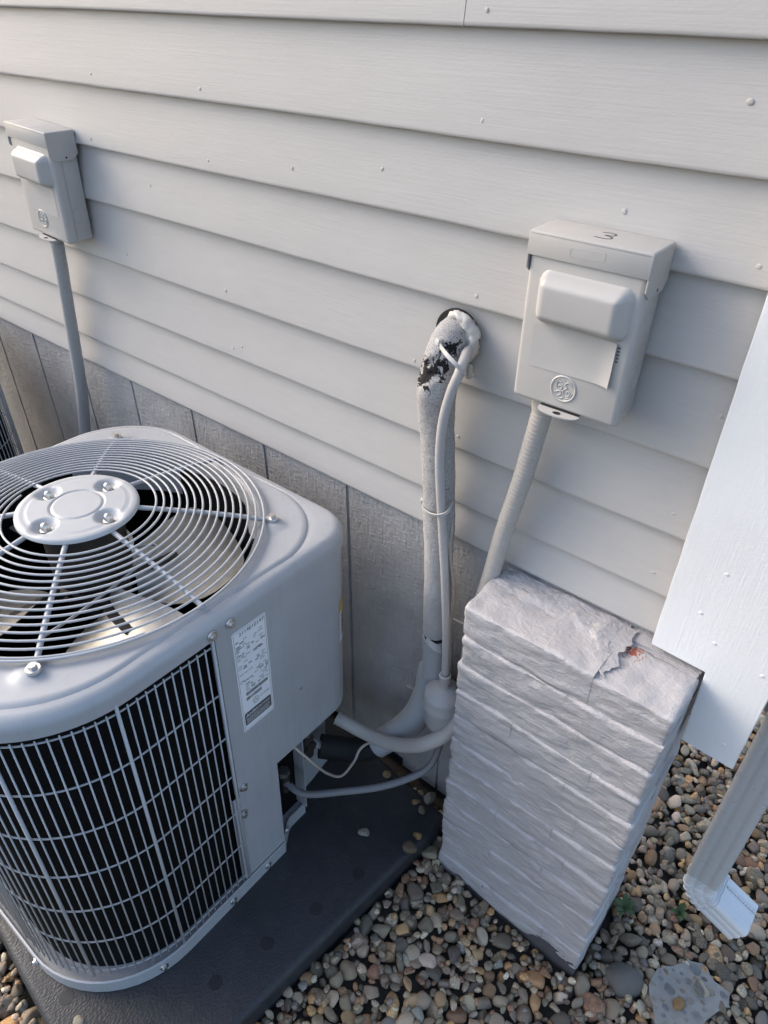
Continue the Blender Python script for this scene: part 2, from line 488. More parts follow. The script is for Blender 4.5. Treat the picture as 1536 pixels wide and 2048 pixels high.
PIL = dict(x0=-0.485, x1=-0.084, y0=-0.148, y1=0.10)
def blocked(x, y, r):
    u, v = pad_uv(x, y)
    if -PADW-r*0.5 < u < r*0.55 and -r*0.5 < v < PADL+0.0: return True
    if PIL['x0']-r*0.75 < x < PIL['x1']+r*0.75 and PIL['y0']-r*0.75 < y < PIL['y1']+r: return True
    if x < PIL['x0'] and y > -0.012-r*0.5: return True
    if y > 0.2 and x < -0.45: return True
    return False

# ---- pebble prototypes
def ico(sub):
    bm = bmesh.new(); bmesh.ops.create_icosphere(bm, subdivisions=sub, radius=1.0)
    bm.verts.ensure_lookup_table()
    v = np.array([x.co[:] for x in bm.verts]); f = np.array([[q.index for q in p.verts] for p in bm.faces]); bm.free()
    return v, f
IC = {2: ico(3), 1: ico(2)}
rng = np.random.default_rng(11)
def pebble_shape(lv, seed):
    r = np.random.default_rng(seed); v, f = IC[lv]; v = v.copy()
    rad = np.ones(len(v))
    for _ in range(5):
        d = r.normal(size=3); d /= np.linalg.norm(d)
        rad += 0.075*np.cos((v@d)*r.uniform(1.5, 3.5)+r.uniform(0, 6))
    v = v*rad[:, None]
    ang = r.uniform()
    for _ in range(r.integers(4, 11)):                         # worn facets
        d = r.normal(size=3); d /= np.linalg.norm(d); c = r.uniform(0.62, 0.85) if ang < 0.6 else r.uniform(0.5, 0.75)
        over = np.maximum(0, v@d-c); v -= (over*0.93)[:, None]*d
    v *= np.array([1.0, r.uniform(0.58, 0.90), r.uniform(0.38, 0.62)])
    v /= np.abs(v[:, 0]).max()
    return v, f
NV = 24
PV = {lv: [pebble_shape(lv, 100+i) for i in range(NV)] for lv in (1, 2)}
PEB_ME = []
for i in range(NV):
    v, f = PV[2][i]
    me = bpy.data.meshes.new('pebble'); me.from_pydata(v.tolist(), [], f.tolist()); me.update()
    me.polygons.foreach_set('use_smooth', [True]*len(f)); me.materials.append(M['stone_o']); PEB_ME.append(me)

TONES = [((0.165, 0.142, 0.108), 20), ((0.115, 0.100, 0.080), 18), ((0.21, 0.185, 0.145), 15), ((0.085, 0.078, 0.068), 13),
         ((0.21, 0.140, 0.072), 10), ((0.165, 0.100, 0.055), 9), ((0.28, 0.25, 0.20), 8), ((0.26, 0.155, 0.060), 5),
         ((0.30, 0.275, 0.235), 2), ((0.13, 0.132, 0.130), 6), ((0.14, 0.078, 0.050), 5)]
tw = np.array([w for _, w in TONES], float); tw /= tw.sum()
def tone():
    c = np.array(TONES[rng.choice(len(TONES), p=tw)][0])
    return (c*0.75+0.25*c.mean())*np.array([2.05, 1.84, 1.56])*rng.uniform(0.62, 1.22)*rng.uniform(0.95, 1.05, 3)

SLAB = (0.135, -0.02, 0.085)
grid = {}; CELL = 0.072; pebs = []
def settle(x, y, r, fl):
    z = ground_h(x, y)-0.028+fl*r
    cx, cy = int(math.floor(x/CELL)), int(math.floor(y/CELL))
    for i in (-1, 0, 1):
        for j in (-1, 0, 1):
            for (px, py, pz, pr, pf) in grid.get((cx+i, cy+j), ()):
                d2 = (px-x)**2+(py-y)**2; s = (r+pr)*0.86
                if d2 < s*s:
                    z = max(z, pz+0.5*(fl+pf)*sqrt(s*s-d2)*0.98)
    return z
def try_peb(x, y, r, lim):
    if blocked(x, y, r): return
    if hypot((x-SLAB[0]), (y-SLAB[1])) < SLAB[2]-0.038: lim = lim-0.03
    fl = 0.56
    z = settle(x, y, r, fl)
    if z + fl*r*0.6 > ground_h(x, y) + lim: return
    grid.setdefault((int(math.floor(x/CELL)), int(math.floor(y/CELL))), []).append((x, y, z, r, fl))
    pebs.append((x, y, z, r))
def in_view_zone(x, y): return -0.75 < x < 0.62 and -0.92 < y < 0.95 or (x < -0.75 and -1.2 < y < -0.9 and x > -1.3)
def fill(n, rlo, rhi, lim, areas):
    tot = sum((a[1]-a[0])*(a[3]-a[2]) for a in areas)
    for (x0, x1, y0, y1) in areas:
        k = int(n*(x1-x0)*(y1-y0)/tot)
        xs = rng.uniform(x0, x1, k); ys = rng.uniform(y0, y1, k)
        rs = rlo+(rhi-rlo)*rng.power(0.7, k)
        for x, y, r in zip(xs, ys, rs): try_peb(float(x), float(y), float(r), lim)
AREAS = [(-0.75, 0.70, -1.15, 0.0), (-0.45, 0.70, 0.0, 0.95), (-1.75, -0.75, -1.30, -0.88)]
fill(560, 0.0245, 0.034, -0.003, AREAS)
fill(5000, 0.0155, 0.0240, 0.004, AREAS)
fill(10000, 0.0120, 0.0180, 0.005, AREAS)
fill(20000, 0.0072, 0.0115, 0.0055, AREAS)
camp = Vector((0, -0.988, 0.970))
def view_px(x, y, z):
    d = Vector((x, y, z))-camp; q = d.dot(fwd)
    return 768+1424*d.dot(rr_)/q, 1024+1424*d.dot(dd_)/q, q
cand = []
for i, (x, y, z, r) in enumerate(pebs):
    px, py, q = view_px(x, y, z)
    vis = -20 < px < 1556 and -20 < py < 2068
    top = z-ground_h(x, y)
    cand.append((r/q*(1 if vis else 0)*(1 if top > -0.012 else 0.2), i, vis))
singles = {i for _, i, _ in sorted(cand, reverse=True)[:290]}
GV = []; GF = []; GC = []; off = 0
for (s_, i, vis) in cand:
    x, y, z, r = pebs[i]; k = int(rng.integers(NV))
    eul = Matrix.Rotation(rng.uniform(0, 2*pi), 4, 'Z') @ Matrix.Rotation(rng.normal(0, 0.32), 4, 'X') @ Matrix.Rotation(rng.normal(0, 0.32), 4, 'Y')
    c = tone(); R = r*1.22
    if i in singles:
        o = bpy.data.objects.new('pebble', PEB_ME[k]); col.objects.link(o)
        o.matrix_basis = Matrix.Translation(V(x, y, z)) @ eul @ Matrix.Scale(R, 4)
        o.color = (*c, 1); attach(o, ground)
    else:
        lv = 2 if (vis and r > 0.0125) else 1
        v, f = PV[lv][k]
        A = np.array(eul.to_3x3())
        GV.append(v@A.T*R+np.array([x, y, z+G])); GF.append(f+off); off += len(v); GC.append(np.repeat(c[None], len(v), 0))
GV = np.concatenate(GV); GF = np.concatenate(GF); GC = np.concatenate(GC)
me = bpy.data.meshes.new('gravel')
me.vertices.add(len(GV)); me.vertices.foreach_set('co', GV.ravel())
me.loops.add(GF.size); me.loops.foreach_set('vertex_index', GF.ravel().astype(np.int32))
me.polygons.add(len(GF)); me.polygons.foreach_set('loop_start', np.arange(0, GF.size, 3, dtype=np.int32))
me.update(calc_edges=True)
ca = me.color_attributes.new('Col', 'FLOAT_COLOR', 'POINT')
ca.data.foreach_set('color', np.concatenate([GC, np.ones((len(GC), 1))], 1).ravel())
gravel = link('gravel', me, M['stone_v'], ground); gravel['kind'] = 'stuff'
print('pebbles', len(pebs), 'tris', len(GF))

# ================================================================== HOUSE WALL
Z8 = [0.925, 0.789, 0.664, 0.542, 0.398, 0.265, 0.141, 0.055]
wall = empty('house_wall', V(-0.6, 0.05, -0.85), 'light grey painted clapboard house wall over grooved panel skirting', 'house wall')
XL, XR = -3.4, -0.176
def clapboard(z, ztop, x0, x1, seed):
    """one bevelled board: thick butt at the bottom, face leaning back to the top"""
    n = max(4, int((x1-x0)/0.035)); rows = []
    ph = seed*7.3
    for i in range(n+1):
        x = x0+(x1-x0)*i/n
        w = 0.0022*mnoise.noise(Vector((x*1.7, ph, 0)))+0.0008*mnoise.noise(Vector((x*14, ph, 3)))
        d = 0.0012*mnoise.noise(Vector((x*2.3, ph, 9)))
        zb = z+w; t = 0.018
        prof = [(0.030, zb+0.001), (0.004, zb-0.0002), (0.0012, zb+0.0003), (0.0, zb+0.0018), (0.0002, zb+0.006)]
        for k in range(1, 7):
            u = k/6; prof.append((0.0002+t*u+0.0006*mnoise.noise(Vector((x*3, u*4, ph))), zb+0.006+(ztop+0.022-zb-0.006)*u))
        prof.append((0.030, ztop+0.022))
        rows.append([V(x, y+d, zz) for y, zz in prof])
    return loft('clapboard', rows, M['siding'], wall, closed=True, sharp=60, cap0=True, cap1=True)
tops = [1.06]+Z8[:-1]
for i, (z, zt) in enumerate(zip(Z8, tops)):
    if i == 0:
        clapboard(z, zt, XL, -0.6637, 1.5); clapboard(z+0.0008, zt, -0.6625, XR, 3.5)
    else: clapboard(z, zt, XL, XR, i+10)
zt = 1.06
for k in range(8):
    clapboard(zt, zt+0.135, XL, XR, 30+k); zt += 0.135
# sheathing behind the boards
box('sheathing', XL, 0.012, 0.032, 0.12, 0.02, 2.1, M['dark'], wall)
# nail heads
nails = [(-0.266, 0.865), (-0.388, 0.726), (-0.622, 0.813), (-0.606, 0.56), (-0.598, 0.421), (-1.616, 0.812), (-1.671, 0.681), (-1.254, 0.809),
         (-1.256, 0.685), (-0.628, 0.944), (-0.62, 0.289), (-1.477, 0.607), (-1.253, 0.423), (-1.252, 0.288), (-1.221, 0.300), (-0.727, 0.411),
         (-0.19, 0.481), (-0.201, 0.691), (-0.211, 0.302), (-0.214, 0.177), (-0.812, 0.725), (-1.60, 0.56), (-1.62, 0.43), (-1.02, 0.70)]
def face_y(z):
    for zz, zt_ in zip(Z8, tops):
        if z >= zz: return 0.0002+0.018*max(0, (z-zz-0.006)/(zt_+0.022-zz-0.006))
    return 0
bmn = bmesh.new(); bmesh.ops.create_uvsphere(bmn, u_segments=12, v_segments=8, radius=1.0)
nme = bpy.data.meshes.new('nail_head'); bmn.to_mesh(nme); bmn.free(); nme.materials.append(M['siding'])
for x, z in nails:
    o = link('nail_head', nme, None, wall)
    o.matrix_basis = Matrix.Translation(V(x, face_y(z), z)) @ Matrix.Rotation(random.uniform(0, 3), 4, 'Y') @ Matrix.Diagonal((0.0036*random.uniform(0.7, 1.15), 0.0013, 0.0044*random.uniform(0.7, 1.1), 1))

# skirting panels with vertical grooves
gr = [-3.4, -3.1, -2.82, -2.545, -2.284, -2.012, -1.744, -1.471, -1.188, -0.912, -0.66, -0.42, -0.10]
def rough_panel(x0, x1, z0, z1, y, seed, mat=M['panel'], amp=0.0011, name='panel_board'):
    nx_, nz_ = max(2, int((x1-x0)/0.02)), max(2, int((z1-z0)/0.06)); vs_ = []; fs = []
    for j in range(nz_+1):
        for i in range(nx_+1):
            x = x0+(x1-x0)*i/nx_; z = z0+(z1-z0)*j/nz_
            vs_.append(V(x, y+amp*mnoise.noise(Vector((x*30, z*4, seed))), z))
    for j in range(nz_):
        for i in range(nx_):
            a = j*(nx_+1)+i; fs.append((a, a+1, a+nx_+2, a+nx_+1))
    # returns into the grooves and the bottom edge
    b = len(vs_); n1 = nx_+1
    ring = [i for i in range(n1)]+[j*n1+nx_ for j in range(1, nz_+1)]+[nz_*n1+i for i in range(nx_-1, -1, -1)]+[j*n1 for j in range(nz_-1, 0, -1)]
    for r in ring: vs_.append(vs_[r]+Vector((0, 0.012, 0)))
    for k in range(len(ring)):
        k2 = (k+1) % len(ring); fs.append((ring[k2], ring[k], b+k, b+k2))
    return mesh(name, vs_, fs, mat, wall, True, 40)
for i in range(len(gr)-1):
    rough_panel(gr[i]+0.0050, gr[i+1]-0.0050, -0.826, 0.075, 0.010, i*3.1)
box('panel_backing', XL, -0.12, 0.0132, 0.03, -0.83, 0.08, M['panel'], wall)
rough_panel(-0.598, -0.40, -0.85, -0.178, 0.0045, 77, M['panel'], 0.0004, 'patch_panel')
rough_panel(-0.72, -0.605, -0.85, -0.50, 0.0045, 87, M['panel'], 0.0004, 'patch_panel')
box('skirting_footing', XL, -0.40, 0.034, 0.12, -1.0, -0.80, M['raw_base'], wall)

# white corner board, notched round the brick pier
cb = empty('corner_board', V(-0.08, -0.01, 0.05), 'wide white painted corner trim board at the house corner above the brick pier', 'corner board')
def slab_poly(name, poly, y0, y1, mat, parent, bev=0.002):
    bm = bmesh.new()
    a = [bm.verts.new(V(x, y0, z)) for x, z in poly]; b = [bm.verts.new(V(x, y1, z)) for x, z in poly]
    n = len(poly); bm.faces.new(a); bm.faces.new(b[::-1])
    for k in range(n): bm.faces.new((a[k], b[k], b[(k+1) % n], a[(k+1) % n]))
    bmesh.ops.recalc_face_normals(bm, faces=bm.faces)
    if bev: bmesh.ops.bevel(bm, geom=list(bm.edges), offset=bev, segments=2, affect='EDGES')
    return bm_obj(name, bm, mat, parent)
def wob(pts, amp=0.0012, step=0.02, seed=0):
    out = []
    for (a, b) in zip(pts, pts[1:]+pts[:1]):
        L = hypot(b[0]-a[0], b[1]-a[1]); n = max(1, int(L/step))
        for k in range(n):
            t = k/n; x = a[0]+(b[0]-a[0])*t; z = a[1]+(b[1]-a[1])*t
            w = 0 if k == 0 else amp*mnoise.noise(Vector((x*22, z*22, seed)))
            nxn, nzn = (b[1]-a[1])/L, -(b[0]-a[0])/L
            out.append((x+nxn*w, z+nzn*w))
    return out
slab_poly('front_board', wob([(-0.1765, 0.054), (-0.0815, 0.050), (-0.0760, -0.128), (0.0165, -0.133), (0.0165, 2.1), (-0.1765, 2.1)]), -0.0265, -0.006, M['white'], cb, 0.0015)
bm = bmesh.new(); box_bm(bm, -0.006, 0.0150, -0.004, 0.105, -0.125+G, 2.1+G, 0.0015)
bm_obj('side_board', bm, M['white'], cb)
for (x, z) in [(-0.105, 0.255), (-0.085, 0.118), (-0.005, 0.098), (-0.06, 0.40), (-0.012, -0.085), (-0.12, 0.165)]:
    o = link('nail_head', nme.copy(), None, cb); o.data.materials[0] = M['white']
    o.matrix_basis = Matrix.Translation(V(x, -0.0266, z)) @ Matrix.Diagonal((0.0035, 0.0012, 0.003, 1))
# side wall of the house, round the corner
side = empty('side_wall', V(0.0, 0.6, 0), 'light grey clapboard side wall round the corner behind the downspout', 'house wall')
for k in range(15):
    z0 = -0.12+k*0.135
    bm = bmesh.new(); box_bm(bm, -0.02, 0.004, 0.108, 1.6, z0+G, z0+0.139+G, 0.002)
    for v in bm.verts:
        if v.co.x > -0.01: v.co.x += 0.008*(1-(v.co.z-G-z0)/0.139)
    bm_obj('clapboard', bm, M['siding'], side)

# ================================================================== BRICK PIER
pier = empty('brick_pier', V(-0.285, -0.02, -0.95), 'squat brick pier thickly painted light grey under the white corner board', 'brick pier')
def rough_box(name, x0, x1, y0, y1, z0, z1, mat, parent, seed, amp=0.0030, cell=0.022, rnd=0.006, rx=(None, None), lean=0.0):
    """box with rounded, chipped arrises and an uneven face"""
    nx_, ny_, nz_ = [max(2, int(round(d/cell))) for d in (x1-x0, y1-y0, z1-z0)]
    bm = bmesh.new(); idx = {}
    def vert(i, j, k):
        if (i, j, k) not in idx:
            p = Vector((x0+(x1-x0)*i/nx_, y0+(y1-y0)*j/ny_, z0+(z1-z0)*k/nz_))
            r0 = rnd if rx[0] is None else rx[0]; r1 = rnd if rx[1] is None else rx[1]
            c = Vector((min(max(p.x, x0+r0), x1-r1), min(max(p.y, y0+rnd), y1-rnd), min(max(p.z, z0+rnd), z1-rnd)))
            n = (p-c).normalized() if (p-c).length > 1e-6 else Vector((0, 0, 1))
            p = c+Vector((n.x*(r0 if n.x < 0 else r1), n.y*rnd, n.z*rnd))
            tz = (p.z-z0)/(z1-z0)
            if lean and abs(n.z) < 0.8:
                w = lean*(1-tz)**0.8*max(0.08, 0.62+1.1*mnoise.noise(Vector((p.x*8, p.y*8, seed*2.3))))
                if n.y < -0.3: p.y += w
                if n.x > 0.3: p.x -= w*0.7
                if n.x < -0.3: p.x += w*0.7
            e2 = mnoise.noise(Vector((p.x*9, p.y*9, p.z*22+seed*3)))
            chip = max(0.0, mnoise.noise(Vector((p.x*26, p.y*26, p.z*60+seed*7)))-0.12)
            p += n*amp*(0.55*fbm(Vector((p.x*22, p.y*22, p.z*60+seed*5.1)), 4)+0.6*e2-1.6*chip*(1 if tz > 0.75 or tz < 0.2 else 0.35))
            if amp > 0.002: p.z += 0.0050*mnoise.noise(Vector((p.x*6, p.y*6, seed*1.7)))*(1 if k in (0, nz_) else 1)
            idx[(i, j, k)] = bm.verts.new((p.x, p.y, p.z+G))
        return idx[(i, j, k)]
    def quad(a, b, c, d):
        try: bm.faces.new((vert(*a), vert(*b), vert(*c), vert(*d)))
        except ValueError: pass
    for i in range(nx_):
        for j in range(ny_):
            for k in (0, nz_): quad((i, j, k), (i+1, j, k), (i+1, j+1, k), (i, j+1, k))
        for k in range(nz_):
            for j in (0, ny_): quad((i, j, k), (i+1, j, k), (i+1, j, k+1), (i, j, k+1))
    for j in range(ny_):
        for k in range(nz_):
            for i in (0, nx_): quad((i, j, k), (i, j+1, k), (i, j+1, k+1), (i, j, k+1))
    return bm_obj(name, bm, mat, parent, True, 70)
random.seed(21)
px0, px1, py0, py1 = -0.485, -0.084, -0.148, 0.10
PITCHZ = 0.0790; JT = 0.0022
core = rough_box('mortar', px0+0.0050, px1-0.0050, py0+0.0050, py1-0.004, -0.905, 0.0360, M['brick'], pier, 3, 0.0030, 0.009, 0.004)
zt = 0.0455
for c in range(12):
    zb = zt-PITCHZ+JT
    if c % 2 == 0: cuts = [px0, px0+0.262, px1]
    else: cuts = [px0, px0+0.135, px1-0.098, px1]
    if c == 1: cuts = [px0, px0+0.225, px1]
    rows = [(py0, py0+0.118), (py0+0.126, py1)]
    jc = random.uniform(-0.003, 0.003)
    for ri, (ya, yb) in enumerate(rows):
        for a, b in zip(cuts, cuts[1:]):
            ja = 0 if a == px0 else -0.0007; jb = 0 if b == px1 else -0.0007
            j1 = jc*0.6+random.uniform(-0.0004, 0.0004); jz = random.uniform(-0.0010, 0.0008)
            jx0 = random.uniform(-0.003, 0.003) if a == px0 else 0; jx1 = random.uniform(-0.003, 0.003) if b == px1 else 0
            chipped = c == 0 and ri == 0 and b == px1
            dz = -0.006 if (c == 0 and b == px1) else 0
            rough_box('brick', a+ja+jx0, b-jb+jx1, ya+(j1 if ri == 0 else 0), yb, zb+jz, zt+(jz if c else dz),
                      M['brick_red'] if (c == 0 and b == px1) else M['brick'], pier, c*5+ri*2, 0.0046, 0.0070 if ri == 0 else 0.018, random.uniform(0.004, 0.006), (None if a == px0 else 0.0012, None if b == px1 else 0.0012), 0.0066 if ri == 0 else 0.0045)
    zt -= PITCHZ
# unpainted footing course showing at the bottom
rough_box('footing', px0+0.002, px1-0.001, py0+0.001, py1, -1.0, -0.868, M['raw_base'], pier, 91, 0.004, 0.025, 0.006)
# rough mortar wash left on the top
def mortar_wash():
    nx_, ny_ = 150, 50; vs_ = []; fs = []
    for j in range(ny_+1):
        for i in range(nx_+1):
            u, v = i/nx_, j/ny_
            x = -0.478+u*0.270; yf = -0.062-0.076*max(0, (u-0.60)/0.40)**1.5+0.010*fbm(Vector((u*7, 1, 3)), 4)
            y = yf+(0.0-yf)*v
            e = min(1, v*3.2, (1-u)*5)
            e = max(0, e)
            h = 0.0036*e+0.0034*e*fbm(Vector((x*22, y*26, 4)), 3)+0.0008*e*fbm(Vector((x*110, y*110, 9)), 3)
            xx = x+(0.012*fbm(Vector((v*5, 4, 1)), 3) if u > 0.9 else 0)
            vs_.append(V(xx, y, 0.0435+h))
    for j in range(ny_):
        for i in range(nx_):
            a = j*(nx_+1)+i; fs.append((a, a+1, a+nx_+2, a+nx_+1))
    mesh('mortar_wash', vs_, fs, M['brick'], pier, True, None)
mortar_wash()

# ================================================================== EQUIPMENT PAD
pad_mtx = Matrix.Translation((PC.x, PC.y, 0)) @ Matrix.Rotation(PA, 4, 'Z')
bm = bmesh.new(); box_bm(bm, -PADW, 0, 0, PADL, -0.93+G, -0.80+G, 0.018, 4, pad_mtx)
bmesh.ops.translate(bm, verts=bm.verts, vec=(0, 0.5, 0))
pad = bm_obj('equipment_pad', bm, M['pad'], None, True, 60)
pad.location = (0, -0.5, 0.0); pad.rotation_euler = (radians(-1.0), 0, 0)
tag(pad, 'dark grey plastic equipment pad under the condenser with the rating label', 'pad')
tan_pad = math.tan(radians(1.0))
for (u, v) in [(-0.055, 0.69), (-0.065, 0.56), (-0.085, 0.43), (-0.10, 0.30), (-0.12, 0.15), (-0.30, 0.055), (-0.43, 0.045), (-0.20, 0.075)]:
    p = pad_mtx @ Vector((u, v, 0))
    vv, ff = lathe_data([(0.0, 0.0004), (0.0155, 0.0004), (0.0160, -0.0006)], 24, (p.x, p.y, -0.80+G+0.0002-tan_pad*(p.y+0.5)))
    mesh('pad_plug', vv, ff, M['plug'], pad, False)

# ================================================================== CONDENSERS
ACX0, ACX1, ACY0, ACY1 = -1.545, -0.781, -0.912, -0.110
RAD = (0.245, 0.085, 0.19, 0.245)
CX, CY = -1.166, -0.500
def contour(inset, n=12):
    return rrect(ACX0+inset, ACX1-inset, ACY0+inset, ACY1-inset, tuple(max(0.01, r-inset) for r in RAD), n)
def ringz(P, z): return [V(x, y, z) for x, y in P]
def bolt(name, p, n, r, parent, mat=None, washer=True):
    """hex bolt with washer, head pointing along n"""
    n = Vector(n).normalized(); mt = n.to_track_quat('Z', 'Y').to_matrix().to_4x4(); mt.translation = p
    bm = bmesh.new()
    if washer: bmesh.ops.create_cone(bm, cap_ends=True, segments=20, radius1=r*1.75, radius2=r*1.65, depth=r*0.35, matrix=mt @ Matrix.Translation((0, 0, r*0.17)))
    hx = bmesh.ops.create_cone(bm, cap_ends=True, segments=6, radius1=r, radius2=r*0.94, depth=r*0.95, matrix=mt @ Matrix.Translation((0, 0, r*0.8)) @ Matrix.Rotation(random.uniform(0, 1), 4, 'Z'))
    return bm_obj(name, bm, mat or M['steel'], parent, True, 30)

ac = empty('air_conditioner', V(CX, -0.515, -0.80), 'grey condenser with white rating label and round fan guard, standing on the dark pad', 'air conditioner')

# base pan
def notched(P, d):
    """outline with the rear right corner cut back round the service valves; d: outward offset"""
    P = P[:13]+[(ACX1+d, -0.388), (ACX1-0.010+d, -0.378), (-0.812+d, -0.348), (-0.818+d, -0.335), (-0.818+d, -0.280), (-0.835+d, -0.272), (-0.868+d, -0.265), (-0.872+d, -0.20), (-0.885+d, ACY1+d)]+P[26:]
    return P
C0 = notched(rrect(ACX0-0.004, ACX1+0.004, ACY0-0.012, ACY1+0.004, (0.235, 0.085, 0.19, 0.235), 12), 0.004)
C1 = notched(rrect(ACX0, ACX1, ACY0-0.008, ACY1, (0.231, 0.081, 0.186, 0.231), 12), 0.0)
C2 = notched(contour(0.055), -0.055); C3 = notched(contour(0.06), -0.06)
base = loft('base_pan', [ringz(C0, -0.7975), ringz(C0, -0.7575), ringz(C1, -0.7560), ringz(C1, -0.768), ringz(C2, -0.770), ringz(C3, -0.735)], M['ac'], ac, True, 35, True, True)
for (x, y, n) in [(-0.777, -0.448, (1, 0, 0)), (-0.777, -0.560, (1, 0, 0)), (-0.785, -0.752, (0.9, -0.3, 0)), (-1.010, -0.9245, (0, -1, 0)), (-1.30, -0.9245, (0, -1, 0))]:
    bolt('screw', V(x, y, -0.777), n, 0.0055, base)

# service panel (upper) and lower side panel
P = contour(0.0015, 16)
def contour_part(inset, ya, yb, n=18):
    """right side of the body from y=ya back round the rear right corner to x where yb ends"""
    pts = [(ACX1-inset, ya)]
    r = RAD[1]-inset; cx, cy = ACX1-RAD[1], ACY1-RAD[1]
    pts.append((ACX1-inset, cy))
    for k in range(1, n+1):
        t = radians(90*k/n); pts.append((cx+r*cos(t), cy+r*sin(t)))
    pts.append((yb, ACY1-inset)); return pts
def sheet(name, pts, z0, z1, mat, parent, th=0.0025, foldfront=0.012):
    """bent sheet metal following pts"""
    p = [Vector((a, b)) for a, b in pts]
    outer = [Vector((p[0].x-foldfront, p[0].y-0.001))]+p
    rings = [[V(q.x, q.y, z0) for q in outer], [V(q.x, q.y, z1) for q in outer]]
    inner = [Vector((q.x-th, q.y-th*0.3)) for q in outer]
    vs_ = rings[0]+rings[1]+[V(q.x, q.y, z0) for q in inner]+[V(q.x, q.y, z1) for q in inner]
    n = len(outer); fs = []
    for k in range(n-1):
        fs.append((k, k+1, n+k+1, n+k)); fs.append((2*n+k+1, 2*n+k, 3*n+k, 3*n+k+1))
        fs.append((k+1, k, 2*n+k, 2*n+k+1)); fs.append((n+k, n+k+1, 3*n+k+1, 3*n+k))
    fs.append((0, n, 3*n, 2*n)); fs.append((n-1, 2*n+n-1, 3*n+n-1, n+n-1))
    return mesh(name, vs_, fs, mat, parent, True, 40)
sp = sheet('service_panel', contour_part(0.0, -0.497, -1.10), -0.437, 0.055, M['ac'], ac)
lp = sheet('valve_panel', [(ACX1-0.002, -0.512), (ACX1-0.002, -0.384)], -0.756, -0.4365, M['ac'], ac, 0.0025, 0.006)
mesh('panel_flange', [V(ACX1-0.002, -0.384, -0.756), V(ACX1-0.030, -0.381, -0.756), V(ACX1-0.030, -0.381, -0.437), V(ACX1-0.002, -0.384, -0.437)], [(0, 1, 2, 3)], M['ac'], ac)
for (y, z, par) in [(-0.484, -0.414, sp), (-0.494, -0.503, lp)]:
    bolt('screw', V(ACX1+0.001, y, z), (1, 0, 0), 0.006, par)
bolt('screw', V(ACX1, -0.300, -0.260), (1, 0, 0), 0.0032, sp, None, False)
# recess walls behind the valve opening
box('recess_wall', -0.875, -0.868, -0.43, -0.14, -0.765, -0.43, M['ac'], ac)
mesh('recess_roof', [V(-0.87, -0.43, -0.435), V(-0.80, -0.43, -0.435), V(-0.80, -0.20, -0.435), V(-0.87, -0.15, -0.435)], [(0, 1, 2, 3)], M['ac'], ac)
# upright plate carrying the service valves
bracket = box('valve_bracket', -0.868, -0.806, -0.2835, -0.2805, -0.757, -0.436, M['ac'], ac)
bolt('screw', V(-0.806, -0.280, -0.700), (1, 0.2, 0), 0.0045, bracket); bolt('screw', V(-0.790, -0.370, -0.735), (1, 0.6, 0), 0.0045, bracket)
# service valves inside the recess
def valve(y, z, r):
    v = tube('service_valve', [V(-0.865, y, z), V(-0.80, y, z)], r*0.8, M['motor'], ac, 14)
    tube('valve_stem', [V(-0.822, y, z-r*2.4), V(-0.822, y, z+r*2.6)], r, M['motor'], v, 14)
    tube('valve_cap', [V(-0.822, y, z+r*2.2), V(-0.822, y, z+r*3.4)], r*1.15, M['steel'], v, 6)
valve(-0.335, -0.60, 0.013); valve(-0.255, -0.53, 0.018)

# top cap
def cap_R(t):
    """distance from the fan centre to the body outline along angle t"""
    d = (cos(t), sin(t)); best = None
    PP = CAPC; n = len(PP)
    for k in range(n):
        ax, ay = PP[k][0]-CX, PP[k][1]-CY; bx, by = PP[(k+1) % n][0]-CX, PP[(k+1) % n][1]-CY
        ex, ey = bx-ax, by-ay; den = d[0]*ey-d[1]*ex
        if abs(den) < 1e-12: continue
        s = (ax*ey-ay*ex)/den; u = (ax*d[1]-ay*d[0])/den
        if s > 0 and -1e-6 <= u <= 1+1e-6: best = s if best is None else max(best, s)
    return best
CAPC = rrect(ACX0-0.003, ACX1+0.003, ACY0-0.003, ACY1+0.003, RAD, 16)
OPEN_R = 0.336
NTH = 240; rings = []
angs = [2*pi*i/NTH for i in range(NTH)]
RR = [cap_R(t) for t in angs]
def rgroove(t, R):
    s = abs(sin(2*t))**2.3
    return min(0.360+0.084*s, R-0.030)
def capring(fr, fz):
    out = []
    for t, R in zip(angs, RR):
        r = fr(t, R); x, y = CX+r*cos(t), CY+r*sin(t); out.append(V(x, y, fz(t, R, r)))
    return out
def boss(x, y):
    h = 0
    for k in range(4):
        a = pi/4+k*pi/2; bx, by = CX+0.372*cos(a), CY+0.372*sin(a)
        d = hypot(x-bx, y-by); h += 0.006*max(0, 1-(d/0.026)**2)**0.6 if d < 0.026 else 0
    return h
ZT = 0.0865
def flat(t, R, r): return ZT+0.004+boss(CX+r*cos(t), CY+r*sin(t))
rings.append(capring(lambda t, R: OPEN_R+0.001, lambda t, R, r: -0.03))
rings.append(capring(lambda t, R: OPEN_R, lambda t, R, r: 0.070))
rings.append(capring(lambda t, R: OPEN_R+0.0015, lambda t, R, r: 0.080))
rings.append(capring(lambda t, R: OPEN_R+0.006, lambda t, R, r: ZT-0.0005))
rings.append(capring(lambda t, R: OPEN_R+0.013, lambda t, R, r: ZT+0.004))
for u in (0.1, 0.22, 0.34, 0.46, 0.58, 0.70, 0.82, 0.92):
    rings.append(capring(lambda t, R, u=u: OPEN_R+0.014+(rgroove(t, R)-0.0075-OPEN_R-0.014)*u, flat))
rings.append(capring(lambda t, R: rgroove(t, R)-0.0045, lambda t, R, r: ZT+0.0038))
rings.append(capring(lambda t, R: rgroove(t, R)-0.001, lambda t, R, r: ZT+0.0005))
rings.append(capring(lambda t, R: rgroove(t, R)+0.001, lambda t, R, r: ZT-0.0009))
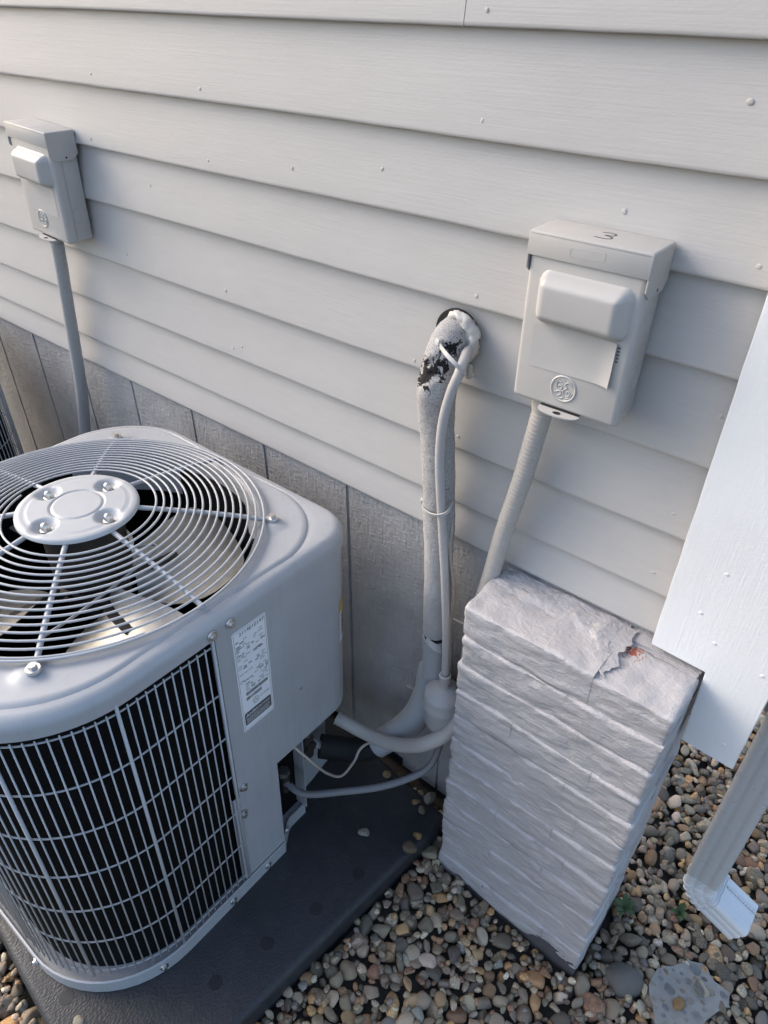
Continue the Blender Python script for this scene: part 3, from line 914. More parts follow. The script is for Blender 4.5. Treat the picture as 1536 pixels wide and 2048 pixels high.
rings.append(capring(lambda t, R: rgroove(t, R)+0.0045, lambda t, R, r: ZT+0.0003))
for u in (0.4, 0.75):
    rings.append(capring(lambda t, R, u=u: rgroove(t, R)+0.005+(R-0.026-rgroove(t, R)-0.005)*u, lambda t, R, r: ZT+0.0004))
for k in range(0, 9):
    a = k/8*pi/2
    rings.append(capring(lambda t, R, a=a: R-0.024+0.024*sin(a), lambda t, R, r, a=a: ZT-0.024+0.024*cos(a)))
rings.append(capring(lambda t, R: R, lambda t, R, r: 0.0435))
rings.append(capring(lambda t, R: R-0.003, lambda t, R, r: 0.0435))
rings.append(capring(lambda t, R: R-0.003, lambda t, R, r: 0.055))
cap = loft('top_cap', rings, M['ac'], ac, True, 50)
for (x, y, n) in [(ACX1+0.0045, -0.463, (1, 0, 0)), (ACX1+0.0045, -0.504, (1, 0, 0)), (-0.7925, -0.712, (0.97, -0.25, 0)), (-1.30, ACY0-0.004, (0, -1, 0))]:
    bolt('screw', V(x, y, 0.0575), n, 0.006, cap)

# fan guard: one long spiral wire on spokes, hub plate in the middle
guard = empty('fan_guard', V(CX, CY, 0.09)); attach(guard, ac); guard.location = (0, 0, 0)
guard.matrix_parent_inverse = Matrix.Identity(4); guard.location = (0, 0.015, 0.89)
def dome(r): return 0.094+0.052*max(0.0, 1-(max(r, 0.10)-0.10)/0.262)**0.75
TURNS = 14.4; sp_pts = []
n_sp = 1500
for i in range(n_sp):
    u = i/(n_sp-1); r = 0.1375+u*(0.352-0.1375); a = radians(200)+u*TURNS*2*pi
    sp_pts.append(V(CX+r*cos(a), CY+r*sin(a), dome(r)+0.0045))
tube('spiral_wire', sp_pts, 0.0023, M['acwire'], guard, 8)
rim = [V(CX+0.3555*cos(a), CY+0.3555*sin(a), dome(0.3555)+0.0045) for a in [2*pi*k/160 for k in range(160)]]
tube('rim_wire', rim, 0.0026, M['acwire'], guard, 8, True)
for k in range(8):
    a = k*pi/4+radians(1.5); d = Vector((cos(a), sin(a), 0))
    re_ = 0.358 if k % 2 == 0 else 0.350
    P = [Vector((CX, CY, G))+d*r+Vector((0, 0, dome(r)-0.001)) for r in [0.10+(re_-0.10)*i/24 for i in range(25)]]
    s_ = tube('spoke', P, 0.0050, M['acwire'], guard, 10)
    if k % 2 == 1:
        e0 = P[-1]; e1 = Vector((CX, CY, G))+d*0.372+Vector((0, 0, 0.0985))
        nrm = d.cross(Vector((0, 0, 1)))
        bm = bmesh.new()
        bmesh.ops.create_cone(bm, cap_ends=True, segments=24, radius1=0.0125, radius2=0.0125, depth=0.003, matrix=Matrix.Translation(e1))
        bm_obj('eyelet', bm, M['acwire'], s_, True, 40)
        tube('eyelet_neck', [e0-d*0.004, e1-d*0.008], lambda s, t, p: 0.0046, M['acwire'], s_, 10)
        bolt('bolt', e1+Vector((0, 0, 0.0017)), (0, 0, 1), 0.0070, s_)
# hub plate
zh = dome(0.10)
hubp = [(0.0, 0.0125), (0.046, 0.0125), (0.0475, 0.0105), (0.0505, 0.0105), (0.052, 0.0125), (0.092, 0.0120), (0.0965, 0.0098), (0.101, 0.0112), (0.111, 0.0100), (0.1145, 0.0075), (0.1155, 0.002), (0.113, 0.002)]
def hub_mesh():
    seg = 144; vs_ = []; fs = []
    rads = [0.0]+[r for r, _ in hubp[1:]]
    dense = []
    for (r0, h0), (r1, h1) in zip(hubp, hubp[1:]):
        nsub = 12 if r1-r0 > 0.03 else 1
        for q in range(nsub):
            dense.append((r0+(r1-r0)*q/nsub, h0+(h1-h0)*q/nsub))
    dense.append(hubp[-1])
    for r, h in dense:
        for k in range(seg):
            a = 2*pi*k/seg; x, y = r*cos(a), r*sin(a); dz = 0
            for j in range(4):
                ba = radians(12)+j*pi/2; bx, by = 0.079*cos(ba), 0.079*sin(ba); d = hypot(x-bx, y-by)
                if d < 0.026: dz -= 0.014*min(1.0, (1-d/0.026)*1.9)**1.1
            vs_.append(V(CX+x, CY+y, zh+h+dz))
    for i in range(len(dense)-1):
        for k in range(seg):
            k2 = (k+1) % seg; fs.append((i*seg+k, i*seg+k2, (i+1)*seg+k2, (i+1)*seg+k))
    bm = bmesh.new(); bv = [bm.verts.new(p) for p in vs_]
    for f in fs:
        try: bm.faces.new([bv[q] for q in f])
        except ValueError: pass
    bmesh.ops.remove_doubles(bm, verts=bm.verts, dist=1e-5)
    return bm_obj('hub_plate', bm, M['hub'], guard, True, 60)
hub = hub_mesh()
for j in range(4):
    ba = radians(12)+j*pi/2; p = V(CX+0.079*cos(ba), CY+0.079*sin(ba), zh+0.0005)
    lathe('acorn_nut', [(0.0, 0.0165), (0.004, 0.0155), (0.0068, 0.0125), (0.0075, 0.008), (0.0078, 0.003), (0.010, 0.002), (0.010, 0.0)], M['steel'], guard, 16, p)

# motor and fan
lathe('fan_motor', [(0.0, 0.0), (0.074, 0.0), (0.078, -0.006), (0.078, -0.135), (0.070, -0.145), (0.02, -0.147), (0.0, -0.147)], M['motor'], ac, 40, V(CX, CY, zh-0.012))
fan = empty('fan', V(CX, CY, -0.02)); attach(fan, ac); fan.matrix_parent_inverse = Matrix.Identity(4); fan.location = (0, 0.015, 0.78)
lathe('fan_hub', [(0.0, 0.0), (0.06, 0.0), (0.064, -0.004), (0.064, -0.05), (0.0, -0.05)], M['motor'], fan, 32, V(CX, CY, -0.025))
def blade(a0, wid):
    nr, na = 10, 16; top = []; bot = []
    for i in range(nr+1):
        for j in range(na+1):
            u, v = i/nr, j/na
            r = 0.075+u*0.240
            sweep = 0.25*u*u
            w = wid*(0.62+0.38*sin(pi*min(1, u*0.85+0.1)))
            a = a0+sweep+(v-0.5)*w
            r2 = r-0.035*(abs(v-0.5)*2)**4*u
            z = -0.052+(v-0.5)*0.085*(0.75+0.25*(1-u))+0.020*(4*(v-0.5)**2-0.5)*0.8
            top.append(V(CX+r2*cos(a), CY+r2*sin(a), z)); bot.append(V(CX+r2*cos(a), CY+r2*sin(a), z-0.0022))
    n1 = na+1; N = len(top); fs = []
    for i in range(nr):
        for j in range(na):
            q = (i*n1+j, (i+1)*n1+j, (i+1)*n1+j+1, i*n1+j+1); fs.append(q); fs.append(tuple(N+k for k in reversed(q)))
    ring = [j for j in range(n1)]+[i*n1+na for i in range(1, nr+1)]+[nr*n1+j for j in range(na-1, -1, -1)]+[i*n1 for i in range(nr-1, 0, -1)]
    for k in range(len(ring)):
        k2 = (k+1) % len(ring); fs.append((ring[k], ring[k2], N+ring[k2], N+ring[k]))
    b = mesh('fan_blade', top+bot, fs, M['blade'], fan, True, 50)
    return b
for k in range(4): blade(radians(-28+90*k), radians(64))
for k in range(4):
    a = radians(-12+90*k); d = Vector((cos(a), sin(a), 0)); s_ = Vector((-sin(a), cos(a), 0))
    c0 = Vector((CX, CY, G)); q = []
    for (r, w, z) in ((0.06, 0.020, -0.030), (0.11, 0.024, -0.036), (0.175, 0.015, -0.040)):
        q += [c0+d*r+s_*w+Vector((0, 0, z+w*0.22)), c0+d*r-s_*w+Vector((0, 0, z-w*0.22))]
    q2 = [p-Vector((0, 0, 0.003)) for p in q]
    fs = [(0, 2, 3, 1), (2, 4, 5, 3), (7, 9, 8, 6), (9, 11, 10, 8), (0, 6, 8, 2), (2, 8, 10, 4), (4, 10, 11, 5), (5, 11, 9, 3), (3, 9, 7, 1), (1, 7, 6, 0)]
    mesh('blade_arm', q+q2, fs, M['motor'], fan, False)
tube('glint_rod', smoothpath([V(CX+0.02, CY+0.06, 0.02), V(-1.09, -0.395, 0.035), V(-1.06, -0.46, 0.035), V(-1.03, -0.60, 0.035), V(-1.025, -0.70, 0.03)], 8), 0.0030, M['acwire'], ac, 8)  # pale rod added to stand for a bright reflection along a blade edge

# coil
NA, NB = notched(contour(0.023), -0.023), notched(contour(0.075), -0.075)
cr = [ringz(NA, -0.768), ringz(NA, 0.045), ringz(NB, 0.045), ringz(NB, -0.768)]
loft('coil', cr+[cr[0]], M['coil'], ac, True, 40)
# dark inside floor of the cabinet stays the base pan; upper shelf round the fan orifice
# wire guard round the coil
wg = empty('wire_guard', V(CX, CY, -0.4)); attach(wg, ac); wg.matrix_parent_inverse = Matrix.Identity(4); wg.location = (0, 0, 0.3)
CT = contour(0.0035, 24)
# walk clockwise from the right side, y=-0.503, round the front to the left and rear left
start = 0
P2 = CT[24::-1]                                            # front-right corner, from right side to front
P2 = [(ACX1-0.0035, -0.489)]+P2
P2 += CT[:74:-1]                                           # front-left corner
P2 += CT[74:49:-1]                                         # rear-left corner
P2 += [(-1.15, ACY1-0.0035)]
PL = resample([Vector((x, y, 0)) for x, y in P2], 0.002)
ROWS = [0.024, -0.103, -0.230, -0.357, -0.484, -0.611, -0.738]
for z in ROWS:
    PP = [V(p.x, p.y, z) for p in PL[::4]]
    tube('horizontal_wire', PP, 0.0019, M['acwire'], wg, 6)
wv, wf = tube_data([Vector((0, 0, -0.749+G)), Vector((0, 0, 0.034+G))], 0.0016, 8)
wme = bpy.data.meshes.new('vertical_wire'); wme.from_pydata([tuple(v) for v in wv], [], wf); wme.update(); wme.materials.append(M['acwire'])
hv, hf = tube_data([Vector((0, 0, -0.757+G)), Vector((0, 0, 0.050+G))], 0.0034, 10)
hme = bpy.data.meshes.new('support_bar'); hme.from_pydata([tuple(v) for v in hv], [], hf); hme.update(); hme.materials.append(M['acwire'])
stepn = 0.0175; s0 = 0.014; nwire = 0; k = 0
tot = 0.002*(len(PL)-1)
while True:
    s = s0+k*stepn
    if s > tot: break
    i = min(len(PL)-2, int(s/0.002)); p = PL[i].lerp(PL[i+1], s/0.002-i)
    T = (PL[i+1]-PL[i]).normalized(); N = Vector((T.y, -T.x, 0))
    if N.dot(p-Vector((CX, CY, 0))) < 0: N = -N
    heavy = k % 11 == 0
    o = link('support_bar' if heavy else 'vertical_wire', hme if heavy else wme, None, wg)
    o.location = p + N*(0.004 if heavy else 0.0034)
    k += 1

# rating label and warning label
def rect(vs_, fs, y0, y1, z0, z1, x):
    b = len(vs_); vs_ += [V(x, y0, z0), V(x, y1, z0), V(x, y1, z1), V(x, y0, z1)]; fs.append((b, b+1, b+2, b+3))
LX = ACX1+0.0006; LY0, LY1, LZ0, LZ1 = -0.462, -0.379, -0.253, 0.025
def rounded_yz(y0, y1, z0, z1, r, x, n=5):
    pts = []
    for (cy, cz, a) in ((y1-r, z0+r, -90), (y1-r, z1-r, 0), (y0+r, z1-r, 90), (y0+r, z0+r, 180)):
        for k in range(n+1):
            t = radians(a+90*k/n); pts.append(V(x, cy+r*cos(t), cz+r*sin(t)))
    return pts
def text(name, s, size, org, xdir, ydir, mat, parent, off=0.0):
    cu = bpy.data.curves.new(name, 'FONT'); cu.body = s; cu.size = size
    to = bpy.data.objects.new(name, cu); col.objects.link(to)
    dg = bpy.context.evaluated_depsgraph_get(); me = bpy.data.meshes.new_from_object(to.evaluated_get(dg))
    bpy.data.objects.remove(to); bpy.data.curves.remove(cu)
    me.name = name; me.materials.clear()
    X = Vector(xdir).normalized(); Y = Vector(ydir).normalized(); Z = X.cross(Y)
    mt = Matrix((X, Y, Z)).transposed().to_4x4(); mt.translation = Vector(org)+Z*off
    me.transform(mt)
    return link(name, me, mat, parent, False)
pts = rounded_yz(LY0, LY1, LZ0, LZ1, 0.004, LX)
lab = mesh('rating_label', pts+[p+Vector((-0.0005, 0, 0)) for p in pts], [tuple(range(len(pts)))], M['label'], ac, False)
vs_, fs = [], []
X1 = LX+0.0003
for (a, b, c, d) in [(LY0+0.003, LY1-0.003, LZ1-0.0036, LZ1-0.003), (LY0+0.003, LY1-0.003, LZ0+0.003, LZ0+0.0036), (LY0+0.003, LY0+0.0036, LZ0+0.003, LZ1-0.003), (LY1-0.0036, LY1-0.003, LZ0+0.003, LZ1-0.003)]:
    rect(vs_, fs, a, b, c, d, X1)
random.seed(8)
z = LZ1-0.030
while z > LZ1-0.170:                                       # rows of print too small to read
    y = LY0+0.006+random.choice([0, 0, 0.012])
    while y < LY1-0.010:
        w = random.uniform(0.004, 0.012)
        if random.random() < 0.62:
            big = random.random() < 0.28
            yy = y
            while yy < min(y+w, LY1-0.006):
                cw = 0.0011 if big else 0.0007
                rect(vs_, fs, yy, yy+cw, z, z+(0.0036 if big else 0.0019), X1); yy += cw*1.7
        y += w+random.uniform(0.002, 0.008)
    z -= random.choice([0.0048, 0.0056, 0.0062])
for (zb, y0) in ((LZ0+0.098, LY0+0.016), (LZ0+0.084, LY0+0.016)):
    y = y0
    yend = LY1-0.010 if zb > LZ0+0.09 else LY1-0.028
    while y < yend:
        w = random.choice([0.0005, 0.0008, 0.0013]); rect(vs_, fs, y, y+w, zb, zb+0.009, X1); y += w+random.choice([0.0006, 0.001])
mesh('label_print', vs_, fs, M['ink'], lab, False)
text('serial_number', '2114E10197', 0.0125, V(X1, LY0+0.016, LZ1-0.0165), (0, 1, 0), (0, 0, 1), M['ink'], lab)
text('volts', '208/230', 0.0068, V(X1, LY0+0.044, LZ1-0.075), (0, 1, 0), (0, 0, 1), M['ink'], lab)
text('listing', 'UL', 0.0085, V(X1, LY0+0.033, LZ0+0.067), (0, 1, 0), (0, 0, 1), M['ink'], lab)
text('listing', 'US LISTED', 0.0055, V(X1, LY0+0.050, LZ0+0.0685), (0, 1, 0), (0, 0, 1), M['ink'], lab)
ul = [V(X1, LY0+0.0385+0.0078*cos(a), LZ0+0.0695+0.0078*sin(a)) for a in [2*pi*k/28 for k in range(28)]]
tube('listing_ring', ul, 0.0004, M['ink'], lab, 4, True)
bp = rounded_yz(LY0+0.006, LY1-0.006, LZ0+0.016, LZ0+0.052, 0.004, X1)
mesh('certified_band', bp, [tuple(range(len(bp)))], M['inkgrey'], lab, False)
X2 = X1+0.0003
text('certified', 'AHRI', 0.0135, V(X2, LY0+0.009, LZ0+0.038), (0, 1, 0), (0, 0, 1), M['label'], lab)
text('certified', 'CERTIFIED', 0.0078, V(X2, LY0+0.038, LZ0+0.040), (0, 1, 0), (0, 0, 1), M['label'], lab)
vs_, fs = [], []
for r in range(4):
    y = LY0+0.010
    while y < LY1-0.014:
        w = random.uniform(0.002, 0.006); rect(vs_, fs, y, y+w, LZ0+0.020+r*0.0042, LZ0+0.0214+r*0.0042, X2); y += w+0.0012
mesh('certified_print', vs_, fs, M['label'], lab, False)
# narrow warning label wrapping the rear corner
def corner_xy(s):
    """s: distance back from where the rear right corner starts to bend"""
    r = RAD[1]+0.0008; t = s/r; return (ACX1-RAD[1]+r*cos(t), ACY1-RAD[1]+r*sin(t))
def wrap(name, s0_, s1_, z0, z1, mat, parent, off):
    vs_ = []; n = 6; fs = []
    for k in range(n+1):
        x, y = corner_xy(s0_+(s1_-s0_)*k/n); x += off; vs_ += [V(x, y, z0), V(x, y, z1)]
    for k in range(n): fs.append((2*k, 2*k+2, 2*k+3, 2*k+1))
    return mesh(name, vs_, fs, mat, parent)
wl2 = wrap('warning_label', 0.028, 0.075, -0.225, -0.105, M['label'], ac, 0.0002)
wrap('warning_band', 0.028, 0.075, -0.135, -0.105, M['yellow'], wl2, 0.0006)
vs_, fs = [], []
for r in range(9):
    wrap('warning_print', 0.034+0.002*(r % 2), 0.060+0.006*(r % 3), -0.148-r*0.0075, -0.1445-r*0.0075, M['ink'], wl2, 0.0006)

def copy_tree(o, parent=None):
    c = o.copy(); col.objects.link(c)
    if parent is not None:
        c.parent = parent; c.matrix_parent_inverse = o.matrix_parent_inverse.copy()
    for ch in list(o.children): copy_tree(ch, c)
    return c
ac.location = V(CX, -0.515-0.018, -0.803); ac.rotation_euler = (radians(-1.6), 0, 0)      # settled, leaning a little towards the wall
ac2 = copy_tree(ac)
ac2.location = V(-2.52, -0.515, -0.80); ac2.rotation_euler = (0, 0, pi)
ac2['label'] = 'second grey condenser farther along the wall, beyond the labelled one'
pad2 = copy_tree(pad); pad2.location = (-1.41, -0.5, 0.0); pad2['label'] = 'dark plastic pad under the second condenser farther along the wall'
for o in (ac, ac2): o['group'] = 'condensers along the wall'
for o in (pad, pad2): o['group'] = 'equipment pads'

# ================================================================== DISCONNECT BOXES
def disconnect(label, older=False):
    """origin at the lower left back corner on the wall; x right, -y out of the wall"""
    W, H, D = 0.172, 0.252, 0.069
    root = empty('disconnect_box', (0, 0, 0), label, 'electrical box', 'electrical boxes on the wall')
    def bx(name, x0, x1, y0, y1, z0, z1, mat, par, bev=0.002, seg=2):
        bm = bmesh.new(); box_bm(bm, x0, x1, y0, y1, z0, z1, bev, seg); return bm_obj(name, bm, mat, par)
    BP = M['boxpaint']
    # back can
    can = bx('enclosure', 0.004, W-0.003, -D+0.016, -0.0005, 0.004, H-0.006, BP, root, 0.002)
    # front cover with wrapped right edge
    bm = bmesh.new()
    box_bm(bm, 0.0, W, -D, -D+0.030, 0.0, H-0.030, 0.008, 4)
    cover = bm_obj('cover', bm, BP, root)
    # lid: top plate, front skirt, side flaps
    lidb = bmesh.new()
    box_bm(lidb, -0.0025, W+0.0025, -D-0.0035, 0.003, H-0.0075, H, 0.0035, 3)
    box_bm(lidb, -0.0025, W+0.0025, -D-0.0035, -D-0.0008, H-0.0330, H-0.001, 0.0010)
    lid = bm_obj('lid', lidb, BP, root)
    for sx in (0, 1):
        x0 = -0.0024 if sx == 0 else W+0.0004; x1 = x0+0.0019
        poly = [(-D-0.003, H-0.003), (0.001, H-0.003), (0.001, H-0.050), (-0.010, H-0.062), (-D+0.012, H-0.062), (-D-0.003, H-0.050)]
        vs_ = [Vector((x0, a, b)) for a, b in poly]+[Vector((x1, a, b)) for a, b in poly]; n = len(poly)
        fs = [tuple(range(n-1, -1, -1)), tuple(range(n, 2*n))]+[(k, (k+1) % n, n+(k+1) % n, n+k) for k in range(n)]
        fl = mesh('side_flap', vs_, fs, BP, lid, True, 30)
        if sx: lathe('rivet_hole', [(0.0, 0.0003), (0.0022, 0.0003), (0.0024, 0.0)], M['dark'], fl, 12, (x1, -0.030, H-0.056), 'X')
    # embossed handle bulge
    bm = bmesh.new(); nx_, nz_ = 44, 30; hx, hz = 0.069, 0.0375; cxx, czz = 0.0915, 0.166
    grid_ = []
    for j in range(nz_+1):
        for i in range(nx_+1):
            u = -1+2*i/nx_; w = -1+2*j/nz_
            x, z = u*(hx+0.006), w*(hz+0.006)
            r = 0.016
            dx, dz = max(0, abs(x)-(hx-r)), max(0, abs(z)-(hz-r)); d = hypot(dx, dz)
            e = max(0.0, min(1.0, (r-d)/0.019)); e = sin(e*pi/2)**0.8
            grid_.append(bm.verts.new((cxx+x, -D+0.0008-0.0265*e*(0.92+0.08*cos(z/hz*1.3)), czz+z)))
    for j in range(nz_):
        for i in range(nx_):
            a = j*(nx_+1)+i; bm.faces.new((grid_[a], grid_[a+1], grid_[a+nx_+2], grid_[a+nx_+1]))
    bm_obj('handle_bulge', bm, BP, cover, True, 80)
    # overpainted sticker, right edge lifting
    vs_ = []; fs = []; nx_, nz_ = 16, 8
    for j in range(nz_+1):
        for i in range(nx_+1):
            u, w = i/nx_, j/nz_; curl = max(0, (u-0.80)/0.20)**2*0.006*(1-0.3*w) + max(0, 0.25-w)/0.25*0.0015*u
            if older: curl = 0
            vs_.append(Vector((0.022+u*0.130, -D-0.0006-curl, 0.058+w*0.066+0.004*u)))
    for j in range(nz_):
        for i in range(nx_):
            a = j*(nx_+1)+i; fs.append((a, a+1, a+nx_+2, a+nx_+1))
    mesh('sticker', vs_, fs, M['boxlabel'], cover, True, None)
    # outline of sticker below
    o_ = [Vector((x, -D-0.0001, z)) for x, z in [(0.018, 0.054), (0.156, 0.060), (0.158, 0.128), (0.018, 0.124)]]
    if not older:
        # faint print where the sticker has lifted
        vs_, fs = [], []
        for k in range(5):
            b = len(vs_); zc = 0.120-k*0.005
            vs_ += [Vector((0.1525, -D-0.0007, zc)), Vector((0.1565, -D-0.0007, zc)), Vector((0.1565, -D-0.0007, zc+0.0025)), Vector((0.1525, -D-0.0007, zc+0.0025))]; fs.append((b, b+1, b+2, b+3))
        mesh('sticker_print', vs_, fs, M['inkgrey'], cover, False)
        p = [Vector((x, -D-0.0036, z)) for x, z in [(0.062, H-0.024), (0.112, H-0.022), (0.112, H-0.011), (0.062, H-0.013)]]
        tube('engraved_outline', resample(p+[p[0]], 0.004), 0.00025, BP, lid, 4)
    # round monogram emblem, embossed
    ex, ez, er = 0.084, 0.037, 0.0195
    if older: ex = 0.072; ez = 0.044
    emb = lathe('emblem', [(er+0.0022, 0.0), (er+0.0012, 0.0012), (er, 0.0016), (er-0.0012, 0.0010), (er-0.0018, 0.0001), (0.0, 0.0001)], BP, cover, 40, (ex, -D-0.0003, ez), 'Y')
    def curl_(pts, w=0.0010):
        P = [Vector((ex+x*er, -D-0.0006, ez+z*er)) for x, z in pts]
        tube('emblem_letter', smoothpath(P, 7), w, BP, emb, 6)
    curl_([(-0.20, 0.52), (-0.45, 0.55), (-0.60, 0.28), (-0.50, -0.05), (-0.25, -0.12), (-0.10, 0.10), (-0.30, 0.25), (-0.42, 0.10)])      # G bowl
    curl_([(-0.28, -0.10), (-0.10, -0.38), (-0.35, -0.62), (-0.62, -0.45), (-0.40, -0.25), (0.0, -0.15)])
    curl_([(0.58, 0.42), (0.35, 0.60), (0.12, 0.38), (0.30, 0.15), (0.05, -0.05), (0.10, -0.42), (0.42, -0.50), (0.62, -0.22), (0.42, -0.08), (0.32, -0.28)])   # E
    curl_([(-0.72, 0.45), (-0.40, 0.76), (0.0, 0.70)]); curl_([(0.20, 0.74), (0.55, 0.62), (0.74, 0.30)])
    curl_([(-0.60, -0.62), (-0.2, -0.80), (0.1, -0.66)]); curl_([(0.3, -0.72), (0.62, -0.55), (0.78, -0.15)])
    # padlock tab at the bottom with a hole
    tb = bmesh.new(); tp = []
    for k in range(25):
        t = pi*k/24; tp.append((0.0845-0.0335*cos(t), -D-0.002-0.019*sin(t)**0.7))
    th0 = [tb.verts.new((x, y, 0.0012)) for x, y in tp]; 
    hole = [(0.0845+0.0065*cos(2*pi*k/16), -D-0.0115+0.0045*sin(2*pi*k/16)) for k in range(16)]
    tb.faces.new(th0)
    ret = bmesh.ops.extrude_face_region(tb, geom=list(tb.faces))
    for g_ in ret['geom']:
        if isinstance(g_, bmesh.types.BMVert): g_.co.z -= 0.0022
    tab = bm_obj('padlock_tab', tb, BP, cover, True, 30)
    mesh('tab_hole', [Vector((x, y, 0.0016)) for x, y in hole], [tuple(range(16))], M['dark'], tab, False)
    mesh('tab_slot', [Vector((0.052, -D-0.0004, 0.001)), Vector((0.117, -D-0.0004, 0.001)), Vector((0.117, -D-0.0004, 0.0045)), Vector((0.052, -D-0.0004, 0.0045))], [(0, 1, 2, 3)], M['dark'], cover, False)
    # knock-outs on the right side
    for (r, z) in ((0.020, 0.065), (0.0125, 0.065)):
        lathe('knockout', [(r+0.0012, 0.0), (r+0.0006, 0.0008), (r-0.0004, 0.0008), (r-0.001, 0.0)], BP, can, 36, (W-0.003, -0.029, z), 'X')
    for (y, z) in ((-0.022, 0.175), (-0.030, 0.165), (-0.012, 0.172), (-0.016, 0.155)):
        lathe('dimple', [(0.0, 0.0010), (0.0018, 0.0008), (0.003, 0.0)], BP, can, 14, (W-0.003, y, z), 'X')
    if not older:                                           # marker-pen numeral on the lid
        c3 = [(-0.010, 0.012), (0.000, 0.016), (0.010, 0.013), (0.009, 0.004), (-0.001, 0.001), (0.010, -0.003), (0.012, -0.012), (0.002, -0.016), (-0.011, -0.014)]
        P = smoothpath([Vector((0.091+x*0.95, -0.034+y*0.95, H+0.0002)) for x, y in c3], 6)
        vs_ = []; fs = []
        for i, p in enumerate(P):
            T = (P[min(i+1, len(P)-1)]-P[max(i-1, 0)]).normalized(); n_ = Vector((-T.y, T.x, 0))*0.0013
            vs_ += [p+n_, p-n_]
            if i: fs.append((2*i-2, 2*i-1, 2*i+1, 2*i))
        mesh('handwritten_number', vs_, fs, M['ink'], lid, False)
    # conduit connector under the box
    lathe('connector', [(0.0165, 0.002), (0.0185, -0.002), (0.0195, -0.012), (0.0185, -0.026), (0.0165, -0.033), (0.0145, -0.034)], M['conduit'] if not older else M['conduit_midgrey'], root, 12, (0.040, -0.033, 0.0))
    return root
db = disconnect('light grey electrical disconnect box marked 3 beside the white corner board')
db.location = V(-0.4815, -0.0015, 0.451)
db2 = disconnect('light grey electrical disconnect box above the round fan guard, tilted slightly', True)
db2.location = V(-1.921, -0.0015, 0.452); db2.rotation_euler = (0, radians(3.0), 0)

# ================================================================== CONDUITS AND REFRIGERANT LINES
def ribbed(r, pitch, amp):
    return lambda s, a, p: r+amp*(abs(sin(pi*s/pitch))-0.5)
c1 = smoothpath([V(-0.4415, -0.0345, 0.421), V(-0.4475, -0.035, 0.372), V(-0.459, -0.036, 0.28), V(-0.479, -0.036, 0.16), V(-0.497, -0.034, 0.03), V(-0.513, -0.034, -0.08),
                 V(-0.518, -0.045, -0.20), V(-0.505, -0.062, -0.30), V(-0.507, -0.100, -0.385), V(-0.553, -0.132, -0.448), V(-0.612, -0.135, -0.507), V(-0.674, -0.136, -0.545), V(-0.742, -0.142, -0.560), V(-0.815, -0.160, -0.545)], 14)
c1 = [p for p in c1]
tube('flexible_conduit', resample(c1, 0.0019), ribbed(0.0170, 0.0080, 0.0008), M['conduit'], None, 16)
tag(bpy.context.scene.objects['flexible_conduit'], 'ribbed conduit dropping from the box marked 3 behind the brick pier to the condenser', 'conduit')
c2 = smoothpath([V(-1.880, -0.0345, 0.420), V(-1.888, -0.035, 0.36), V(-1.903, -0.035, 0.28), V(-1.926, -0.036, 0.136), V(-1.952, -0.040, -0.033), V(-1.985, -0.050, -0.19), V(-1.97, -0.09, -0.34), V(-1.86, -0.13, -0.45), V(-1.70, -0.16, -0.50), V(-1.56, -0.20, -0.50)], 14)
o = tube('flexible_conduit', resample(c2, 0.0019), ribbed(0.0170, 0.0080, 0.0008), M['conduit_midgrey'], None, 16)
tag(o, 'grey ribbed conduit dropping from the tilted box to behind the round fan guard', 'conduit')

ls = empty('insulated_pipe', V(-0.64, -0.04, -0.7), 'insulated refrigerant pipe with torn, crazed grey paint from the wall hole to the condenser', 'pipe')
def lumpy(r0, amp, fr=18):
    return lambda s, a, p: r0*(1+amp*mnoise.noise(Vector((p.x*fr, p.y*fr, p.z*fr*0.7)))+amp*0.6*mnoise.noise(Vector((cos(a)*1.5, sin(a)*1.5, s*22))))
up = smoothpath([V(-0.640, 0.020, 0.490), V(-0.637, -0.018, 0.487), V(-0.631, -0.046, 0.470), V(-0.634, -0.055, 0.430), V(-0.638, -0.050, 0.375), V(-0.632, -0.045, 0.278), V(-0.624, -0.042, 0.165), V(-0.618, -0.040, 0.042), V(-0.613, -0.040, -0.095), V(-0.611, -0.040, -0.190)], 12)
up = resample(up, 0.006)
def upr(s, a, p):
    z = p.z-G
    r = 0.0315+0.004*max(0, 1-abs(z-0.40)/0.08)-0.002*max(0, min(1, (0.15-z)/0.2))
    r *= 1+0.05*mnoise.noise(Vector((p.x*18, p.y*18, p.z*12)))+0.03*mnoise.noise(Vector((cos(a)*1.5, sin(a)*1.5, s*22)))
    return r
up = resample(up, 0.0035)
uv_, uf_ = tube_data(up, upr, 48)
for i, v in enumerate(uv_):
    ax = up[min(len(up)-1, i//48)]
    for (tx, ty, tz, tr) in ((-0.650, -0.083, 0.440, 0.024), (-0.622, -0.088, 0.458, 0.022), (-0.600, -0.055, 0.490, 0.014)):
        d = (v-V(tx, ty, tz)).length + 0.010*mnoise.noise(v*90)
        if d < tr: v += (ax-v)*0.16*min(1.0, (tr-d)/0.006)
    v += (v-ax).normalized()*0.0012*mnoise.noise(v*160)
mesh('upper_insulation', uv_, uf_, M['foam'], ls, True, 60)
tube('torn_foam', [V(-0.611, -0.040, -0.187), V(-0.609, -0.040, -0.208)], 0.0265, M['foam_black'], ls, 20)
